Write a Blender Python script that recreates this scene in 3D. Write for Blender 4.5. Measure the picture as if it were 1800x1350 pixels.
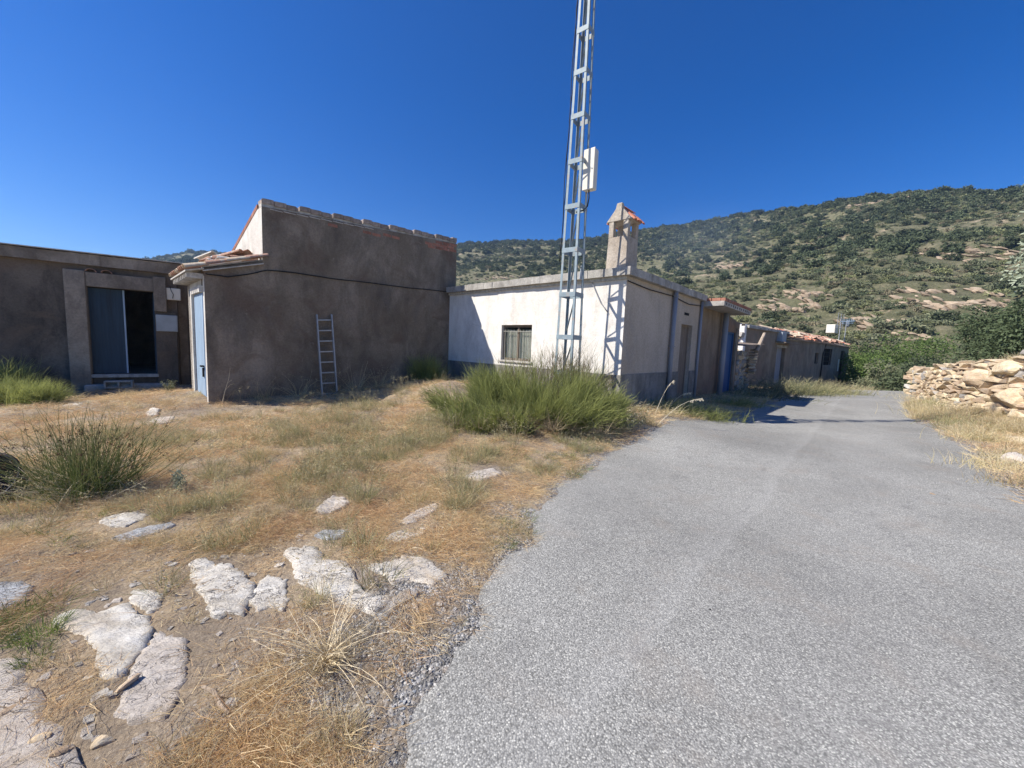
import bpy, bmesh, math, random
import numpy as np
from math import sin, cos, radians, pi, hypot, atan2, tan, sqrt
from mathutils import Vector, Matrix
from mathutils.geometry import delaunay_2d_cdt
random.seed(7); RNG = np.random.default_rng(7)
for o in list(bpy.data.objects): bpy.data.objects.remove(o)
scene = bpy.context.scene
C = scene.collection

# ------------------------------------------------------------------ camera
FP = 680.0; PITCH = radians(5.7); ROLL = radians(2.3); EYE = 1.5
fv = np.array([0, cos(PITCH), -sin(PITCH)]); r0 = np.array([1., 0, 0]); u0 = np.array([0, sin(PITCH), cos(PITCH)])
CX = r0 * cos(ROLL) + u0 * sin(ROLL); CY = -r0 * sin(ROLL) + u0 * cos(ROLL)
cam_d = bpy.data.cameras.new('camera'); cam = bpy.data.objects.new('camera', cam_d); C.objects.link(cam)
cam_d.sensor_width = 36; cam_d.lens = FP / 1800 * 36; cam_d.clip_start = 0.05; cam_d.clip_end = 3000
m = Matrix(((CX[0], CY[0], -fv[0], 0), (CX[1], CY[1], -fv[1], 0), (CX[2], CY[2], -fv[2], EYE), (0, 0, 0, 1)))
cam.matrix_world = m
scene.camera = cam
# ------------------------------------------------------------------ sky, sun, exposure
SUN_AZ = 259.0; SUN_EL = 45.0
world = bpy.data.worlds.new('World'); scene.world = world; world.use_nodes = True
nt = world.node_tree; bg = nt.nodes['Background']
sky = nt.nodes.new('ShaderNodeTexSky'); sky.sky_type = 'NISHITA'; sky.sun_disc = False
sky.sun_elevation = radians(SUN_EL); sky.sun_rotation = radians(SUN_AZ)
sky.altitude = 1500; sky.air_density = 1.15; sky.dust_density = 0.25; sky.ozone_density = 6.0
hs = nt.nodes.new('ShaderNodeHueSaturation'); hs.inputs['Saturation'].default_value = 1.33; hs.inputs['Hue'].default_value = .514
nt.links.new(sky.outputs[0], hs.inputs['Color']); nt.links.new(hs.outputs[0], bg.inputs[0]); bg.inputs[1].default_value = 0.092
sd = bpy.data.lights.new('sun', 'SUN'); so = bpy.data.objects.new('sun', sd); C.objects.link(so)
sd.energy = 5.0; sd.angle = radians(0.55); sd.color = (1.0, 0.945, 0.86)
ld = Vector((-sin(radians(SUN_AZ)) * cos(radians(SUN_EL)), -cos(radians(SUN_AZ)) * cos(radians(SUN_EL)), -sin(radians(SUN_EL))))
so.rotation_euler = ld.to_track_quat('-Z', 'Y').to_euler(); so.location = (-20, -5, 30)
vs = scene.view_settings; vs.view_transform = 'Standard'; vs.look = 'None'; vs.exposure = 0.60; vs.gamma = 1.0
vs.use_curve_mapping = False
scene.cycles.max_bounces = 6; scene.cycles.diffuse_bounces = 3; scene.cycles.transparent_max_bounces = 12

# ------------------------------------------------------------------ measuring the photograph
def ray(px, py): return fv + (px - 900) / FP * CX - (py - 675) / FP * CY
def atz(px, py, z=0.0):
    d = ray(px, py); t = (z - EYE) / d[2]; return np.array([d[0] * t, d[1] * t, z])
def atr(px, py, y):
    d = ray(px, py); t = y / d[1]; return np.array([d[0] * t, y, EYE + d[2] * t])
class Frame:
    """local axes of a building: x runs along azimuth az, y is square to it on the left"""
    def __init__(s, o, az):
        s.o = np.array([o[0], o[1], 0.]); a = radians(az); s.az = az
        s.x = np.array([sin(a), cos(a), 0]); s.y = np.array([-cos(a), sin(a), 0]); s.rz = pi / 2 - a
    def w(s, x, y, z=0): return s.o + s.x * x + s.y * y + np.array([0, 0, z])
    def loc(s, P): d = np.array(P) - s.o; return d @ s.x, d @ s.y, d[2]
    def face(s, px, py, y=0.):          # point on the plane local y = const -> x, z
        d = ray(px, py); O = np.array([0, 0, EYE]); t = ((s.w(0, y) - O) @ s.y) / (d @ s.y); q = s.loc(O + d * t); return q[0], q[2]

# ------------------------------------------------------------------ numpy noise
def _h(ix, iy, s):
    n = (ix.astype(np.int64) * 374761393 + iy.astype(np.int64) * 668265263 + s * 1442695041) & 0x7fffffff
    n = ((n ^ (n >> 13)) * 1274126177) & 0x7fffffff
    return ((n ^ (n >> 16)) & 0xffff) / 65535.0
def vnoise(x, y, s=0):
    x = np.asarray(x, float); y = np.asarray(y, float)
    ix = np.floor(x); iy = np.floor(y); fx = x - ix; fy = y - iy
    fx = fx * fx * (3 - 2 * fx); fy = fy * fy * (3 - 2 * fy)
    a = _h(ix, iy, s); b = _h(ix + 1, iy, s); c = _h(ix, iy + 1, s); d = _h(ix + 1, iy + 1, s)
    return (a * (1 - fx) + b * fx) * (1 - fy) + (c * (1 - fx) + d * fx) * fy
def fbm(x, y, s=0, o=4):
    r = 0; a = .5; t = 0
    for i in range(o):
        r = r + a * vnoise(x * 2 ** i + 17.3 * i, y * 2 ** i - 9.1 * i, s + i); t += a; a *= .5
    return r / t
def sstep(a, b, x):
    t = np.clip((x - a) / (b - a), 0, 1); return t * t * (3 - 2 * t)

# ------------------------------------------------------------------ mesh helpers
def raw_mesh(name, V, faces, mats=(), attr=None, smooth=False):
    """V (N,3), faces (M,k) arrays with equal k"""
    V = np.asarray(V, np.float32); F = np.asarray(faces, np.int32); k = F.shape[1]
    me = bpy.data.meshes.new(name); me.vertices.add(len(V)); me.vertices.foreach_set('co', V.ravel())
    me.loops.add(F.size); me.loops.foreach_set('vertex_index', F.ravel())
    me.polygons.add(len(F)); me.polygons.foreach_set('loop_start', np.arange(len(F), dtype=np.int32) * k)
    me.update(calc_edges=True); me.validate()
    if attr is not None:
        a = me.attributes.new('tint', 'FLOAT_COLOR', 'POINT'); a.data.foreach_set('color', np.asarray(attr, np.float32).ravel())
    if smooth: me.polygons.foreach_set('use_smooth', np.ones(len(me.polygons), bool))
    for mm in mats: me.materials.append(mm)
    return me
def link(name, me, parent=None, loc=(0, 0, 0), rot=(0, 0, 0), scl=(1, 1, 1)):
    o = bpy.data.objects.new(name, me); C.objects.link(o); o.parent = parent
    o.location = loc; o.rotation_euler = rot; o.scale = scl; return o
def tag(o, label=None, cat=None, group=None, kind=None):
    if label: o['label'] = label
    if cat: o['category'] = cat; o['kind'] = 'thing'
    if group: o['group'] = group
    if kind: o['kind'] = kind
    return o
def thing(name, label, cat, loc=(0, 0, 0), rz=0, group=None):
    o = bpy.data.objects.new(name, None); C.objects.link(o); o.location = loc; o.rotation_euler = (0, 0, rz)
    o.empty_display_size = .2; return tag(o, label, cat, group)
class MB:
    def __init__(s): s.v = []; s.f = []
    def add(s, V, F):
        b = len(s.v); s.v += [tuple(p) for p in V]; s.f += [tuple(i + b for i in f) for f in F]; return s
    def box(s, x0, x1, y0, y1, z0, z1):
        return s.add([(x, y, z) for z in (z0, z1) for y in (y0, y1) for x in (x0, x1)],
                     [(0, 2, 3, 1), (4, 5, 7, 6), (0, 1, 5, 4), (2, 6, 7, 3), (0, 4, 6, 2), (1, 3, 7, 5)])
    def hexa(s, P):   # 8 points, box order
        return s.add(P, [(0, 2, 3, 1), (4, 5, 7, 6), (0, 1, 5, 4), (2, 6, 7, 3), (0, 4, 6, 2), (1, 3, 7, 5)])
    def bar(s, a, b, w, h, up=(0, 0, 1)):
        a = Vector(a); b = Vector(b); d = (b - a).normalized(); u = Vector(up)
        if abs(d.dot(u)) > .98: u = Vector((1, 0, 0))
        sx = d.cross(u).normalized() * w / 2; sz = sx.cross(d).normalized() * h / 2
        P = [a - sx - sz, b - sx - sz, a + sx - sz, b + sx - sz, a - sx + sz, b - sx + sz, a + sx + sz, b + sx + sz]
        return s.hexa(P)
    def tube(s, pts, r, n=6):
        pts = [Vector(p) for p in pts]; V = []; F = []
        for i, p in enumerate(pts):
            d = (pts[min(i + 1, len(pts) - 1)] - pts[max(i - 1, 0)]).normalized()
            u = Vector((0, 0, 1)) if abs(d.z) < .9 else Vector((1, 0, 0))
            a = d.cross(u).normalized(); b = a.cross(d); rr = r[i] if hasattr(r, '__len__') else r
            V += [p + (a * cos(2 * pi * k / n) + b * sin(2 * pi * k / n)) * rr for k in range(n)]
        for i in range(len(pts) - 1):
            for k in range(n): F.append((i * n + k, i * n + (k + 1) % n, (i + 1) * n + (k + 1) % n, (i + 1) * n + k))
        F.append(tuple(range(n))[::-1]); F.append(tuple(range((len(pts) - 1) * n, len(pts) * n)))
        return s.add(V, F)
    def prism(s, poly, y0, y1):   # poly in (x,z)
        n = len(poly); V = [(x, y0, z) for x, z in poly] + [(x, y1, z) for x, z in poly]
        F = [tuple(range(n)), tuple(range(2 * n - 1, n - 1, -1))] + [(i, i + n, (i + 1) % n + n, (i + 1) % n) for i in range(n)]
        return s.add(V, F)
    def mesh(s, name, mats, bevel=0, smooth=False):
        me = bpy.data.meshes.new(name); me.from_pydata(s.v, [], s.f)
        bm = bmesh.new(); bm.from_mesh(me); bmesh.ops.recalc_face_normals(bm, faces=bm.faces)
        if bevel: bmesh.ops.bevel(bm, geom=bm.edges[:], offset=bevel, segments=1, affect='EDGES', clamp_overlap=True)
        bm.to_mesh(me); bm.free()
        for mm in (mats if isinstance(mats, (list, tuple)) else [mats]): me.materials.append(mm)
        if smooth: me.polygons.foreach_set('use_smooth', np.ones(len(me.polygons), bool))
        return me
    def build(s, name, mat, parent=None, bevel=0, smooth=False, **k):
        return link(name, s.mesh(name, mat, bevel, smooth), parent, **k)
def rough_wall(mb, x0, x1, y0, y1, z0, z1, holes=(), fx=None):
    """wall slab x0..x1, z0..z1 between y0..y1 with rectangular holes, cut into butted boxes; z1 may be a function of x"""
    xs = sorted(set([x0, x1] + [h[0] for h in holes] + [h[1] for h in holes]))
    zt = z1 if callable(z1) else (lambda x: z1)
    for a, b in zip(xs[:-1], xs[1:]):
        hs = sorted([h for h in holes if h[0] < (a + b) / 2 < h[1]], key=lambda h: h[2]); z = z0
        for h in hs:
            if h[2] > z: mb.box(a, b, y0, y1, z, h[2])
            z = h[3]
        mb.hexa([(a, y0, z), (b, y0, z), (a, y1, z), (b, y1, z), (a, y0, zt(a)), (b, y0, zt(b)), (a, y1, zt(a)), (b, y1, zt(b))])
    return mb

# ------------------------------------------------------------------ materials
class N:
    def __init__(s, name):
        s.m = bpy.data.materials.new(name); s.m.use_nodes = True; s.t = s.m.node_tree; s.b = s.t.nodes['Principled BSDF']
        s.b.inputs['Specular IOR Level'].default_value = .25
        s.out = s.t.nodes['Material Output']
    def n(s, typ, **k):
        x = s.t.nodes.new('ShaderNode' + typ)
        for a, b in k.items(): setattr(x, a, b)
        return x
    def l(s, a, b): s.t.links.new(a, b)
    def pos(s, obj=False):
        return s.n('TexCoord').outputs['Object'] if obj else s.n('NewGeometry').outputs['Position']
    def map(s, v, scale=(1, 1, 1), rot=(0, 0, 0)):
        x = s.n('Mapping'); s.l(v, x.inputs[0]); x.inputs['Scale'].default_value = scale; x.inputs['Rotation'].default_value = rot; return x.outputs[0]
    def noise(s, v, scale, detail=4, rough=.55, dist=0):
        x = s.n('TexNoise'); s.l(v, x.inputs['Vector']); x.inputs['Scale'].default_value = scale
        x.inputs['Detail'].default_value = detail; x.inputs['Roughness'].default_value = rough; x.inputs['Distortion'].default_value = dist; return x.outputs[0]
    def vor(s, v, scale, feature='F1', out='Distance', rnd=1):
        x = s.n('TexVoronoi', feature=feature); s.l(v, x.inputs['Vector']); x.inputs['Scale'].default_value = scale; x.inputs['Randomness'].default_value = rnd; return x.outputs[out]
    def ramp(s, v, stops, interp='LINEAR'):
        x = s.n('ValToRGB'); s.l(v, x.inputs[0]); r = x.color_ramp; r.interpolation = interp
        while len(r.elements) < len(stops): r.elements.new(.5)
        for e, (p, c) in zip(r.elements, stops):
            e.position = p; e.color = (c, c, c, 1) if not hasattr(c, '__len__') else (*c, 1)
        return x.outputs[0]
    def mix(s, fac, a, b, mode='MIX'):
        x = s.n('Mix', data_type='RGBA', blend_type=mode)
        for v, i in ((fac, 0), (a, 6), (b, 7)):
            if isinstance(v, (int, float)): x.inputs[i].default_value = v
            elif isinstance(v, tuple): x.inputs[i].default_value = (*v, 1)
            else: s.l(v, x.inputs[i])
        return x.outputs[2]
    def math(s, op, a, b=0.):
        x = s.n('Math', operation=op)
        for i, v in enumerate((a, b)):
            if isinstance(v, (int, float)): x.inputs[i].default_value = v
            else: s.l(v, x.inputs[i])
        return x.outputs[0]
    def bump(s, h, dist=.01, strength=1., nrm=None):
        x = s.n('Bump'); s.l(h, x.inputs['Height']); x.inputs['Distance'].default_value = dist; x.inputs['Strength'].default_value = strength
        if nrm is not None: s.l(nrm, x.inputs['Normal'])
        return x.outputs[0]
    def done(s, col, rough=.9, bump=None, metal=0):
        if isinstance(col, tuple): s.b.inputs['Base Color'].default_value = (*col, 1)
        else: s.l(col, s.b.inputs['Base Color'])
        if isinstance(rough, (int, float)): s.b.inputs['Roughness'].default_value = rough
        else: s.l(rough, s.b.inputs['Roughness'])
        s.b.inputs['Metallic'].default_value = metal
        if bump is not None: s.l(bump, s.b.inputs['Normal'])
        return s.m
def stucco(name, base, dark, light, stain=None, scale=1., amount=.5, warm=None, bumpd=.006, bscale=60):
    n = N(name); p = n.pos()
    big = n.noise(p, .7 * scale, 5, .6, .6); mid = n.noise(n.map(p, (1, 1, .45)), 2.2 * scale, 6, .65, .3); fine = n.noise(p, 28, 6, .7)
    c = n.mix(n.ramp(big, [(.38, 0.), (.62, 1.)]), base, light)
    c = n.mix(n.math('MULTIPLY', n.ramp(mid, [(.45, 0.), (.68, 1.)]), amount), c, dark)
    if stain: c = n.mix(n.math('MULTIPLY', n.ramp(n.noise(n.map(p, (1.1, 1.1, .38)), 1.7, 6, .66, .5), [(.54, 0.), (.72, 1.)]), .7), c, stain)
    if warm: c = n.mix(n.math('MULTIPLY', n.ramp(n.noise(n.map(p, (1, 1, 1.3)), .9, 5, .6, .8), [(.5, 0.), (.64, 1.)]), .75), c, warm)
    c = n.mix(.6, c, n.ramp(fine, [(.3, .34), (.7, .66)]), 'OVERLAY')
    wn = n.n('TexNoise'); n.l(p, wn.inputs['Vector']); wn.inputs['Scale'].default_value = 1.6; wn.inputs['Detail'].default_value = 7; pw_ = n.mix(.22, p, wn.outputs[1], 'ADD')
    ck = n.math('MULTIPLY', n.ramp(n.vor(pw_, .75, 'DISTANCE_TO_EDGE'), [(0, 1.), (.0035, 0.)]), n.ramp(n.noise(p, .8, 3), [(.57, 0.), (.64, .55)]))
    c = n.mix(ck, c, tuple(v * .45 for v in dark))
    sp_ = n.ramp(n.noise(p, 3.4, 6, .75, .3), [(.64, 0.), (.67, .55)]); c = n.mix(sp_, c, light)
    h = n.math('SUBTRACT', n.math('ADD', n.noise(p, bscale, 4, .7), n.math('MULTIPLY', n.noise(p, 7, 5, .6), 2.6)), n.math('ADD', ck, n.math('MULTIPLY', sp_, -.8)))
    return n.done(c, .95, n.bump(h, bumpd, .8))
def simple(name, c, rough=.8, var=.25, scale=8, metal=0, bump=.0015, obj=False, dirt=None, streak=(1, 1, 1)):
    n = N(name); p = n.map(n.pos(obj), streak); k = n.noise(p, scale, 5, .6)
    a = tuple(x * (1 - var) for x in c); b = tuple(min(1, x * (1 + var)) for x in c)
    col = n.mix(n.ramp(k, [(.3, 0.), (.7, 1.)]), a, b)
    if dirt: col = n.mix(n.ramp(n.noise(p, scale * .6, 6, .7, .5), [(.55, 0.), (.68, 1.)]), col, dirt)
    r = n.n('ObjectInfo').outputs['Random']
    if obj: col = n.mix(.5, col, n.ramp(r, [(0, .3), (1, .7)]), 'OVERLAY')
    return n.done(col, rough, n.bump(n.noise(p, scale * 6, 4, .7), bump), metal)
M = {}
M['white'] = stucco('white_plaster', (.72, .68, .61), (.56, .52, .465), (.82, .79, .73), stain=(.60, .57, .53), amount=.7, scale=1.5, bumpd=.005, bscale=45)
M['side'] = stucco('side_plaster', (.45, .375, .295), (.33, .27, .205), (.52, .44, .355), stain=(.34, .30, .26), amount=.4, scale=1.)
M['dado'] = stucco('dado_plaster', (.19, .18, .162), (.12, .115, .105), (.27, .255, .235), amount=.7, stain=(.40, .385, .355), scale=2.4)
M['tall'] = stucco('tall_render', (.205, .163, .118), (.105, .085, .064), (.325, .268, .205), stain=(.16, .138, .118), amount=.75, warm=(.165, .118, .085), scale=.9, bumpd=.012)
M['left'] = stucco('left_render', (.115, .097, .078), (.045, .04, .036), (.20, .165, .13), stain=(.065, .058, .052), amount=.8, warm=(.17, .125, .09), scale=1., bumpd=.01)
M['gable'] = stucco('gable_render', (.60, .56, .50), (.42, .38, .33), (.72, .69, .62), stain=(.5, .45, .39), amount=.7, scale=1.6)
M['unit'] = stucco('unit_render', (.185, .14, .10), (.115, .088, .065), (.27, .21, .155), stain=(.12, .10, .085), amount=.6, warm=(.22, .15, .11))
M['far'] = stucco('far_render', (.215, .17, .122), (.125, .10, .075), (.32, .265, .20), stain=(.15, .13, .115), amount=.6, warm=(.26, .19, .14))
M['concrete'] = stucco('old_concrete', (.36, .34, .305), (.19, .175, .155), (.50, .47, .42), stain=(.17, .155, .135), amount=.7, scale=2.5, bumpd=.008)
M['pilaster'] = stucco('frame_render', (.175, .142, .108), (.16, .135, .11), (.34, .29, .23), amount=.7, stain=(.12, .105, .09), scale=1.6)
M['whitewash'] = stucco('whitewash', (.82, .79, .75), (.5, .44, .38), (.9, .88, .86), amount=.6, scale=4, bumpd=.03, bscale=12)
M['mortar'] = simple('mortar', (.50, .47, .42), .95, .3, 14, bump=.004)
M['brick'] = simple('hollow_brick', (.33, .27, .225), .95, .3, 16, bump=.003, obj=True, dirt=(.22, .19, .165))
M['redbrick'] = simple('red_brick', (.34, .155, .105), .9, .3, 9, bump=.003, obj=True, dirt=(.27, .22, .18))
M['tile'] = simple('clay_tile', (.40, .235, .165), .9, .35, 9, bump=.003, obj=True, dirt=(.48, .42, .33))
M['tile_orange'] = simple('orange_tile', (.58, .235, .15), .85, .2, 9, bump=.002, obj=True)
M['tile_pale'] = simple('lichen_tile', (.52, .42, .30), .9, .35, 9, bump=.003, obj=True, dirt=(.60, .56, .45))
M['steel'] = simple('blue_grey_paint', (.27, .335, .365), .5, .16, 10, bump=.0008, dirt=(.36, .30, .25))
M['pipe'] = simple('grey_pipe', (.27, .28, .31), .55, .15, 5, bump=.0006, streak=(1, 1, .2))
M['alu'] = simple('aluminium', (.36, .365, .37), .5, .12, 12, metal=.4, bump=.0004)
M['bluedoor'] = simple('blue_grey_sheet', (.034, .062, .095), .55, .25, 4, bump=.0008, streak=(3, 3, .25), dirt=(.028, .042, .06))
M['bluelit'] = simple('pale_blue_door', (.33, .44, .56), .5, .15, 4, bump=.0008, streak=(3, 3, .3))
M['bluedeep'] = simple('deep_blue_door', (.045, .115, .26), .5, .2, 4, bump=.001, streak=(3, 3, .3))
M['wood'] = simple('grey_wood', (.22, .175, .135), .9, .35, 7, bump=.004, streak=(5, 5, .35), dirt=(.13, .10, .08))
M['log'] = simple('weathered_log', (.36, .29, .22), .9, .35, 14, bump=.006, streak=(1, 1, .2))
M['black'] = simple('black_rubber', (.018, .018, .02), .6, .2, 20)
M['dark'] = simple('dark_inside', (.02, .02, .022), .95, .2, 5)
M['cream'] = simple('cream_plastic', (.72, .68, .58), .5, .08, 5, bump=.0004)
M['greybox'] = simple('grey_enamel', (.36, .40, .43), .5, .1, 5, bump=.0004)
M['curtain'] = simple('curtain', (.62, .64, .55), .9, .2, 6)
M['iron'] = simple('iron_bar', (.36, .35, .30), .6, .2, 10)
n = N('window_glass'); M['glass'] = n.done((.05, .07, .065), .08); n.b.inputs['Alpha'].default_value = .18; n.b.inputs['Specular IOR Level'].default_value = .5
def rockmat(name, a, b, c, scale=5., lich=None, lay=1.):
    n = N(name); p = n.pos(); q = n.map(p, (1, 1, 2.5 * lay), (.35, .2, .6))
    k = n.noise(q, scale, 7, .65, .5); col = n.ramp(k, [(.28, a), (.5, b), (.72, c)])
    col = n.mix(.45, col, n.ramp(n.n('ObjectInfo').outputs['Random'], [(0, .28), (1, .72)]), 'OVERLAY')
    if lich: col = n.mix(n.ramp(n.noise(p, scale * 2.3, 5, .7), [(.56, 0.), (.62, .8)]), col, lich)
    cr = n.vor(n.map(p, (1, 1, 1), (.2, .1, .5)), scale * 2.2, 'DISTANCE_TO_EDGE')
    col = n.mix(n.ramp(cr, [(0, .3), (.03, 0.)]), col, tuple(x * .35 for x in a))
    h = n.math('ADD', n.noise(q, scale * 4, 8, .7), n.math('MULTIPLY', n.ramp(cr, [(0, 0.), (.05, 1.)]), .15))
    return n.done(col, .95, n.bump(h, .02, .9))
M['wallrock'] = rockmat('ochre_stone', (.36, .27, .17), (.58, .455, .30), (.70, .60, .44), 4, lich=(.40, .37, .31))
M['wallrock2'] = rockmat('rusty_stone', (.31, .215, .145), (.46, .345, .235), (.55, .46, .35), 4)
M['greyrock'] = rockmat('grey_stone', (.27, .25, .22), (.40, .37, .33), (.52, .49, .44), 5)
M['outcrop'] = rockmat('outcrop_stone', (.22, .16, .105), (.36, .275, .19), (.48, .395, .295), .9)
def slabmat(name, a, b, c):
    n = N(name); p = n.pos(); q = n.map(p, (1, 2.6, 1), (0, 0, .75))
    k = n.noise(q, 4.5, 8, .68, .6); col = n.ramp(k, [(.30, a), (.52, b), (.72, c)])
    st = n.noise(n.map(p, (1, 1, 1), (0, 0, .2)), 1.6, 6, .6, .8); col = n.mix(n.ramp(st, [(.55, 0.), (.7, .55)]), col, (.50, .36, .22))
    wv = n.mix(.35, p, n.n('TexNoise').outputs[1])
    cr = n.vor(n.map(wv, (1, 1.8, 1), (0, 0, .75)), 9, 'DISTANCE_TO_EDGE'); mk = n.ramp(n.noise(p, 3.1, 4, .6), [(.46, 0.), (.58, 1.)])
    crk = n.math('MULTIPLY', n.ramp(cr, [(0, 1.), (.045, 0.)]), mk)
    col = n.mix(n.math('MULTIPLY', crk, .8), col, (.13, .10, .08))
    sp = n.ramp(n.noise(p, 55, 3, .7), [(.30, .85), (.38, 0.)]); col = n.mix(sp, col, (.24, .21, .17))
    h = n.math('SUBTRACT', n.math('MULTIPLY', n.noise(q, 9, 9, .72), 1.6), n.math('MULTIPLY', crk, .5))
    return n.done(col, .9, n.bump(h, .03, .9))
M['slabwhite'] = slabmat('white_marble_rock', (.52, .465, .38), (.73, .68, .59), (.84, .81, .74))
M['slabbeige'] = slabmat('beige_rock', (.52, .45, .37), (.64, .57, .49), (.74, .68, .60))
M['slabgrey'] = slabmat('grey_rock', (.38, .39, .39), (.48, .49, .49), (.58, .59, .59))
# vegetation: colour from blade tint, place and chance
def blade(name, dry, green, tipc=None, trans=.25, gmix=None, rnd=.5):
    n = N(name); a = n.n('Attribute', attribute_name='tint').outputs[0]; sep = n.n('SeparateColor'); n.l(a, sep.inputs[0])
    inst = n.n('ObjectInfo').outputs['Random']
    col = n.mix(sep.outputs[0], dry, green)
    if gmix:   # patches that differ over the ground
        g = n.ramp(n.noise(n.pos(), gmix[1], 3, .6), [(gmix[2], 0.), (gmix[3], 1.)]); col = n.mix(g, col, gmix[0])
    if tipc: col = n.mix(n.ramp(sep.outputs[1], [(.55, 0.), (1, .8)]), col, tipc)
    col = n.mix(rnd, col, n.ramp(inst, [(0, .25), (1, .75)]), 'OVERLAY')
    n.done(col, .75); tr = n.n('BsdfTranslucent'); n.l(col, tr.inputs[0]); mx = n.n('MixShader'); mx.inputs[0].default_value = trans
    n.l(n.b.outputs[0], mx.inputs[1]); n.l(tr.outputs[0], mx.inputs[2]); n.l(mx.outputs[0], n.out.inputs[0]); return n.m
M['straw'] = blade('dry_straw', (.64, .45, .24), (.80, .63, .38), gmix=((.60, .42, .25), .9, .50, .68), trans=.3)
M['drygrass'] = blade('dry_grass', (.62, .48, .29), (.44, .39, .21), tipc=(.74, .63, .43), trans=.3)
M['olivegrass'] = blade('olive_grass', (.44, .38, .21), (.20, .235, .095), tipc=(.58, .50, .31), trans=.3)
M['greengrass'] = blade('green_grass', (.25, .27, .09), (.11, .17, .04), trans=.35)
M['broom'] = blade('broom_green', (.17, .19, .065), (.36, .385, .12), trans=.38, tipc=(.38, .41, .15), rnd=.2)
M['broomdry'] = blade('broom_dry_twig', (.20, .15, .10), (.32, .26, .16), tipc=(.27, .26, .12), trans=.2)
M['rush'] = blade('rush_stem', (.075, .115, .03), (.20, .23, .08), trans=.2, tipc=(.30, .27, .13))
M['rushhead'] = simple('rush_seed_head', (.13, .075, .045), .9, .3, 30)
M['oat'] = simple('dry_seed_head', (.66, .58, .42), .8, .2, 30)
M['stalk'] = simple('dry_stalk', (.70, .58, .38), .85, .2, 30)
M['holm'] = blade('holm_oak_leaf', (.058, .078, .040), (.115, .138, .072), trans=.15, rnd=.55)
M['scrub'] = blade('scrub_leaf', (.135, .155, .085), (.225, .23, .135), trans=.15, rnd=.6)
M['leaf'] = blade('fresh_leaf', (.085, .14, .035), (.17, .23, .07), trans=.3)
M['pine'] = blade('pine_leaf', (.058, .082, .038), (.11, .14, .07), trans=.15)
M['olive'] = blade('olive_leaf', (.24, .28, .19), (.36, .40, .30), trans=.2)
M['bark'] = simple('bark', (.17, .13, .10), .95, .3, 12, bump=.01)

# ------------------------------------------------------------------ terrain heights
WF = Frame((2.25, 8.06), 42.7)      # the row of white house, tall building and canopy house
LF = Frame((-10.19, 9.34), 53.0)    # the left building
FF = Frame((10.68, 18.14), 51.0)    # the far house
_c = [(0, 0, 0), (0, 2, 0), (3, 2, 0), (5.8, 4.2, 0), (.5, 3.7, 0), (1.4, 5.4, .0), (-3, 2, .0), (-3, 4, .03), (-6, 2.5, 0), (-6.5, 5, .0), (-9, 6, 0), (-12, 4, 0),
      (4.8, 8.5, 0), (7.5, 8.5, 0), (10.1, 9.7, 0), (7.5, 11.6, 0), (10, 13.7, -.0), (13, 16.6, -.05), (17.2, 16.8, -.05), (20, 21.5, -.35), (23, 25, -.85), (28, 28, -1.6), (36, 33, -2.6),
      (2.25, 8.0, .3), (1.1, 7.9, .32), (3.9, 8.6, .12), (5.2, 11.2, .16), (6.9, 12.6, .1), (8.7, 15, .05), (11, 18, .0), (14.5, 20.8, -.05), (19, 24.3, -.1), (27, 31.5, -.3), (13.5, 18.8, -.06), (18, 22.5, -.2), (24, 28.5, -.6),
      (-2.0, 11.9, .42), (-1.3, 10.4, .45), (-3.9, 9.6, .2), (-6.0, 7.5, .08), (-6.5, 8.1, .24), (-9.0, 8.9, .05), (-9.6, 9.6, .05), (-12, 7.5, 0), (-7.4, 8.9, .18), (0.4, 7.2, .28), (.6, 6.3, .15), (-1.0, 6.8, .15), (-2.5, 7.5, .12),
      (14.2, 12.9, .12), (12.7, 9.4, .2), (10.5, 6.0, .2), (8.2, 4.6, .08), (18.6, 17.9, .1), (20, 13, .3), (20, 6, .5), (12, 0, .4),
      (-20, 20, .5), (0, 20, .3), (-20, 0, 0), (0, -20, 0), (15, -15, .5), (10, 32, -.5), (-10, 35, .2)]
_c = np.array(_c, float)
def _tps(r2): return np.where(r2 > 1e-9, r2 * np.log(np.maximum(r2, 1e-9)), 0)
_n = len(_c); _A = np.zeros((_n + 3, _n + 3)); _d = ((_c[:, None, :2] - _c[None, :, :2]) ** 2).sum(-1)
_A[:_n, :_n] = _tps(_d) + np.eye(_n) * .05; _A[:_n, _n] = 1; _A[:_n, _n + 1:] = _c[:, :2]; _A[_n:, :_n] = _A[:_n, _n:].T
_w = np.linalg.solve(_A, np.concatenate([_c[:, 2], np.zeros(3)]))
def tps(x, y):
    out = np.empty(len(x))
    for i in range(0, len(x), 20000):
        xx = x[i:i + 20000]; yy = y[i:i + 20000]
        d = (xx[:, None] - _c[None, :, 0]) ** 2 + (yy[:, None] - _c[None, :, 1]) ** 2
        out[i:i + 20000] = _tps(d) @ _w[:_n] + _w[_n] + _w[_n + 1] * xx + _w[_n + 2] * yy
    return out
RIDGE = [(-70, 4), (-52, 4.5), (-45, 6.6), (-42.5, 7.6), (-39.7, 8.8), (-36, 9.2), (-28, 10), (-20, 12), (-8.5, 13.8), (-.8, 14.5), (7.3, 14.8), (12, 15.1), (17.2, 15.9), (22.2, 16.05), (28.7, 16.6), (34.5, 16.8), (39.5, 16.9), (43.9, 16.4), (47.8, 15.7), (51.1, 15.0), (58, 13.8), (70, 11), (85, 8)]
_ra = np.array(RIDGE); HR0 = 46.0
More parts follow.
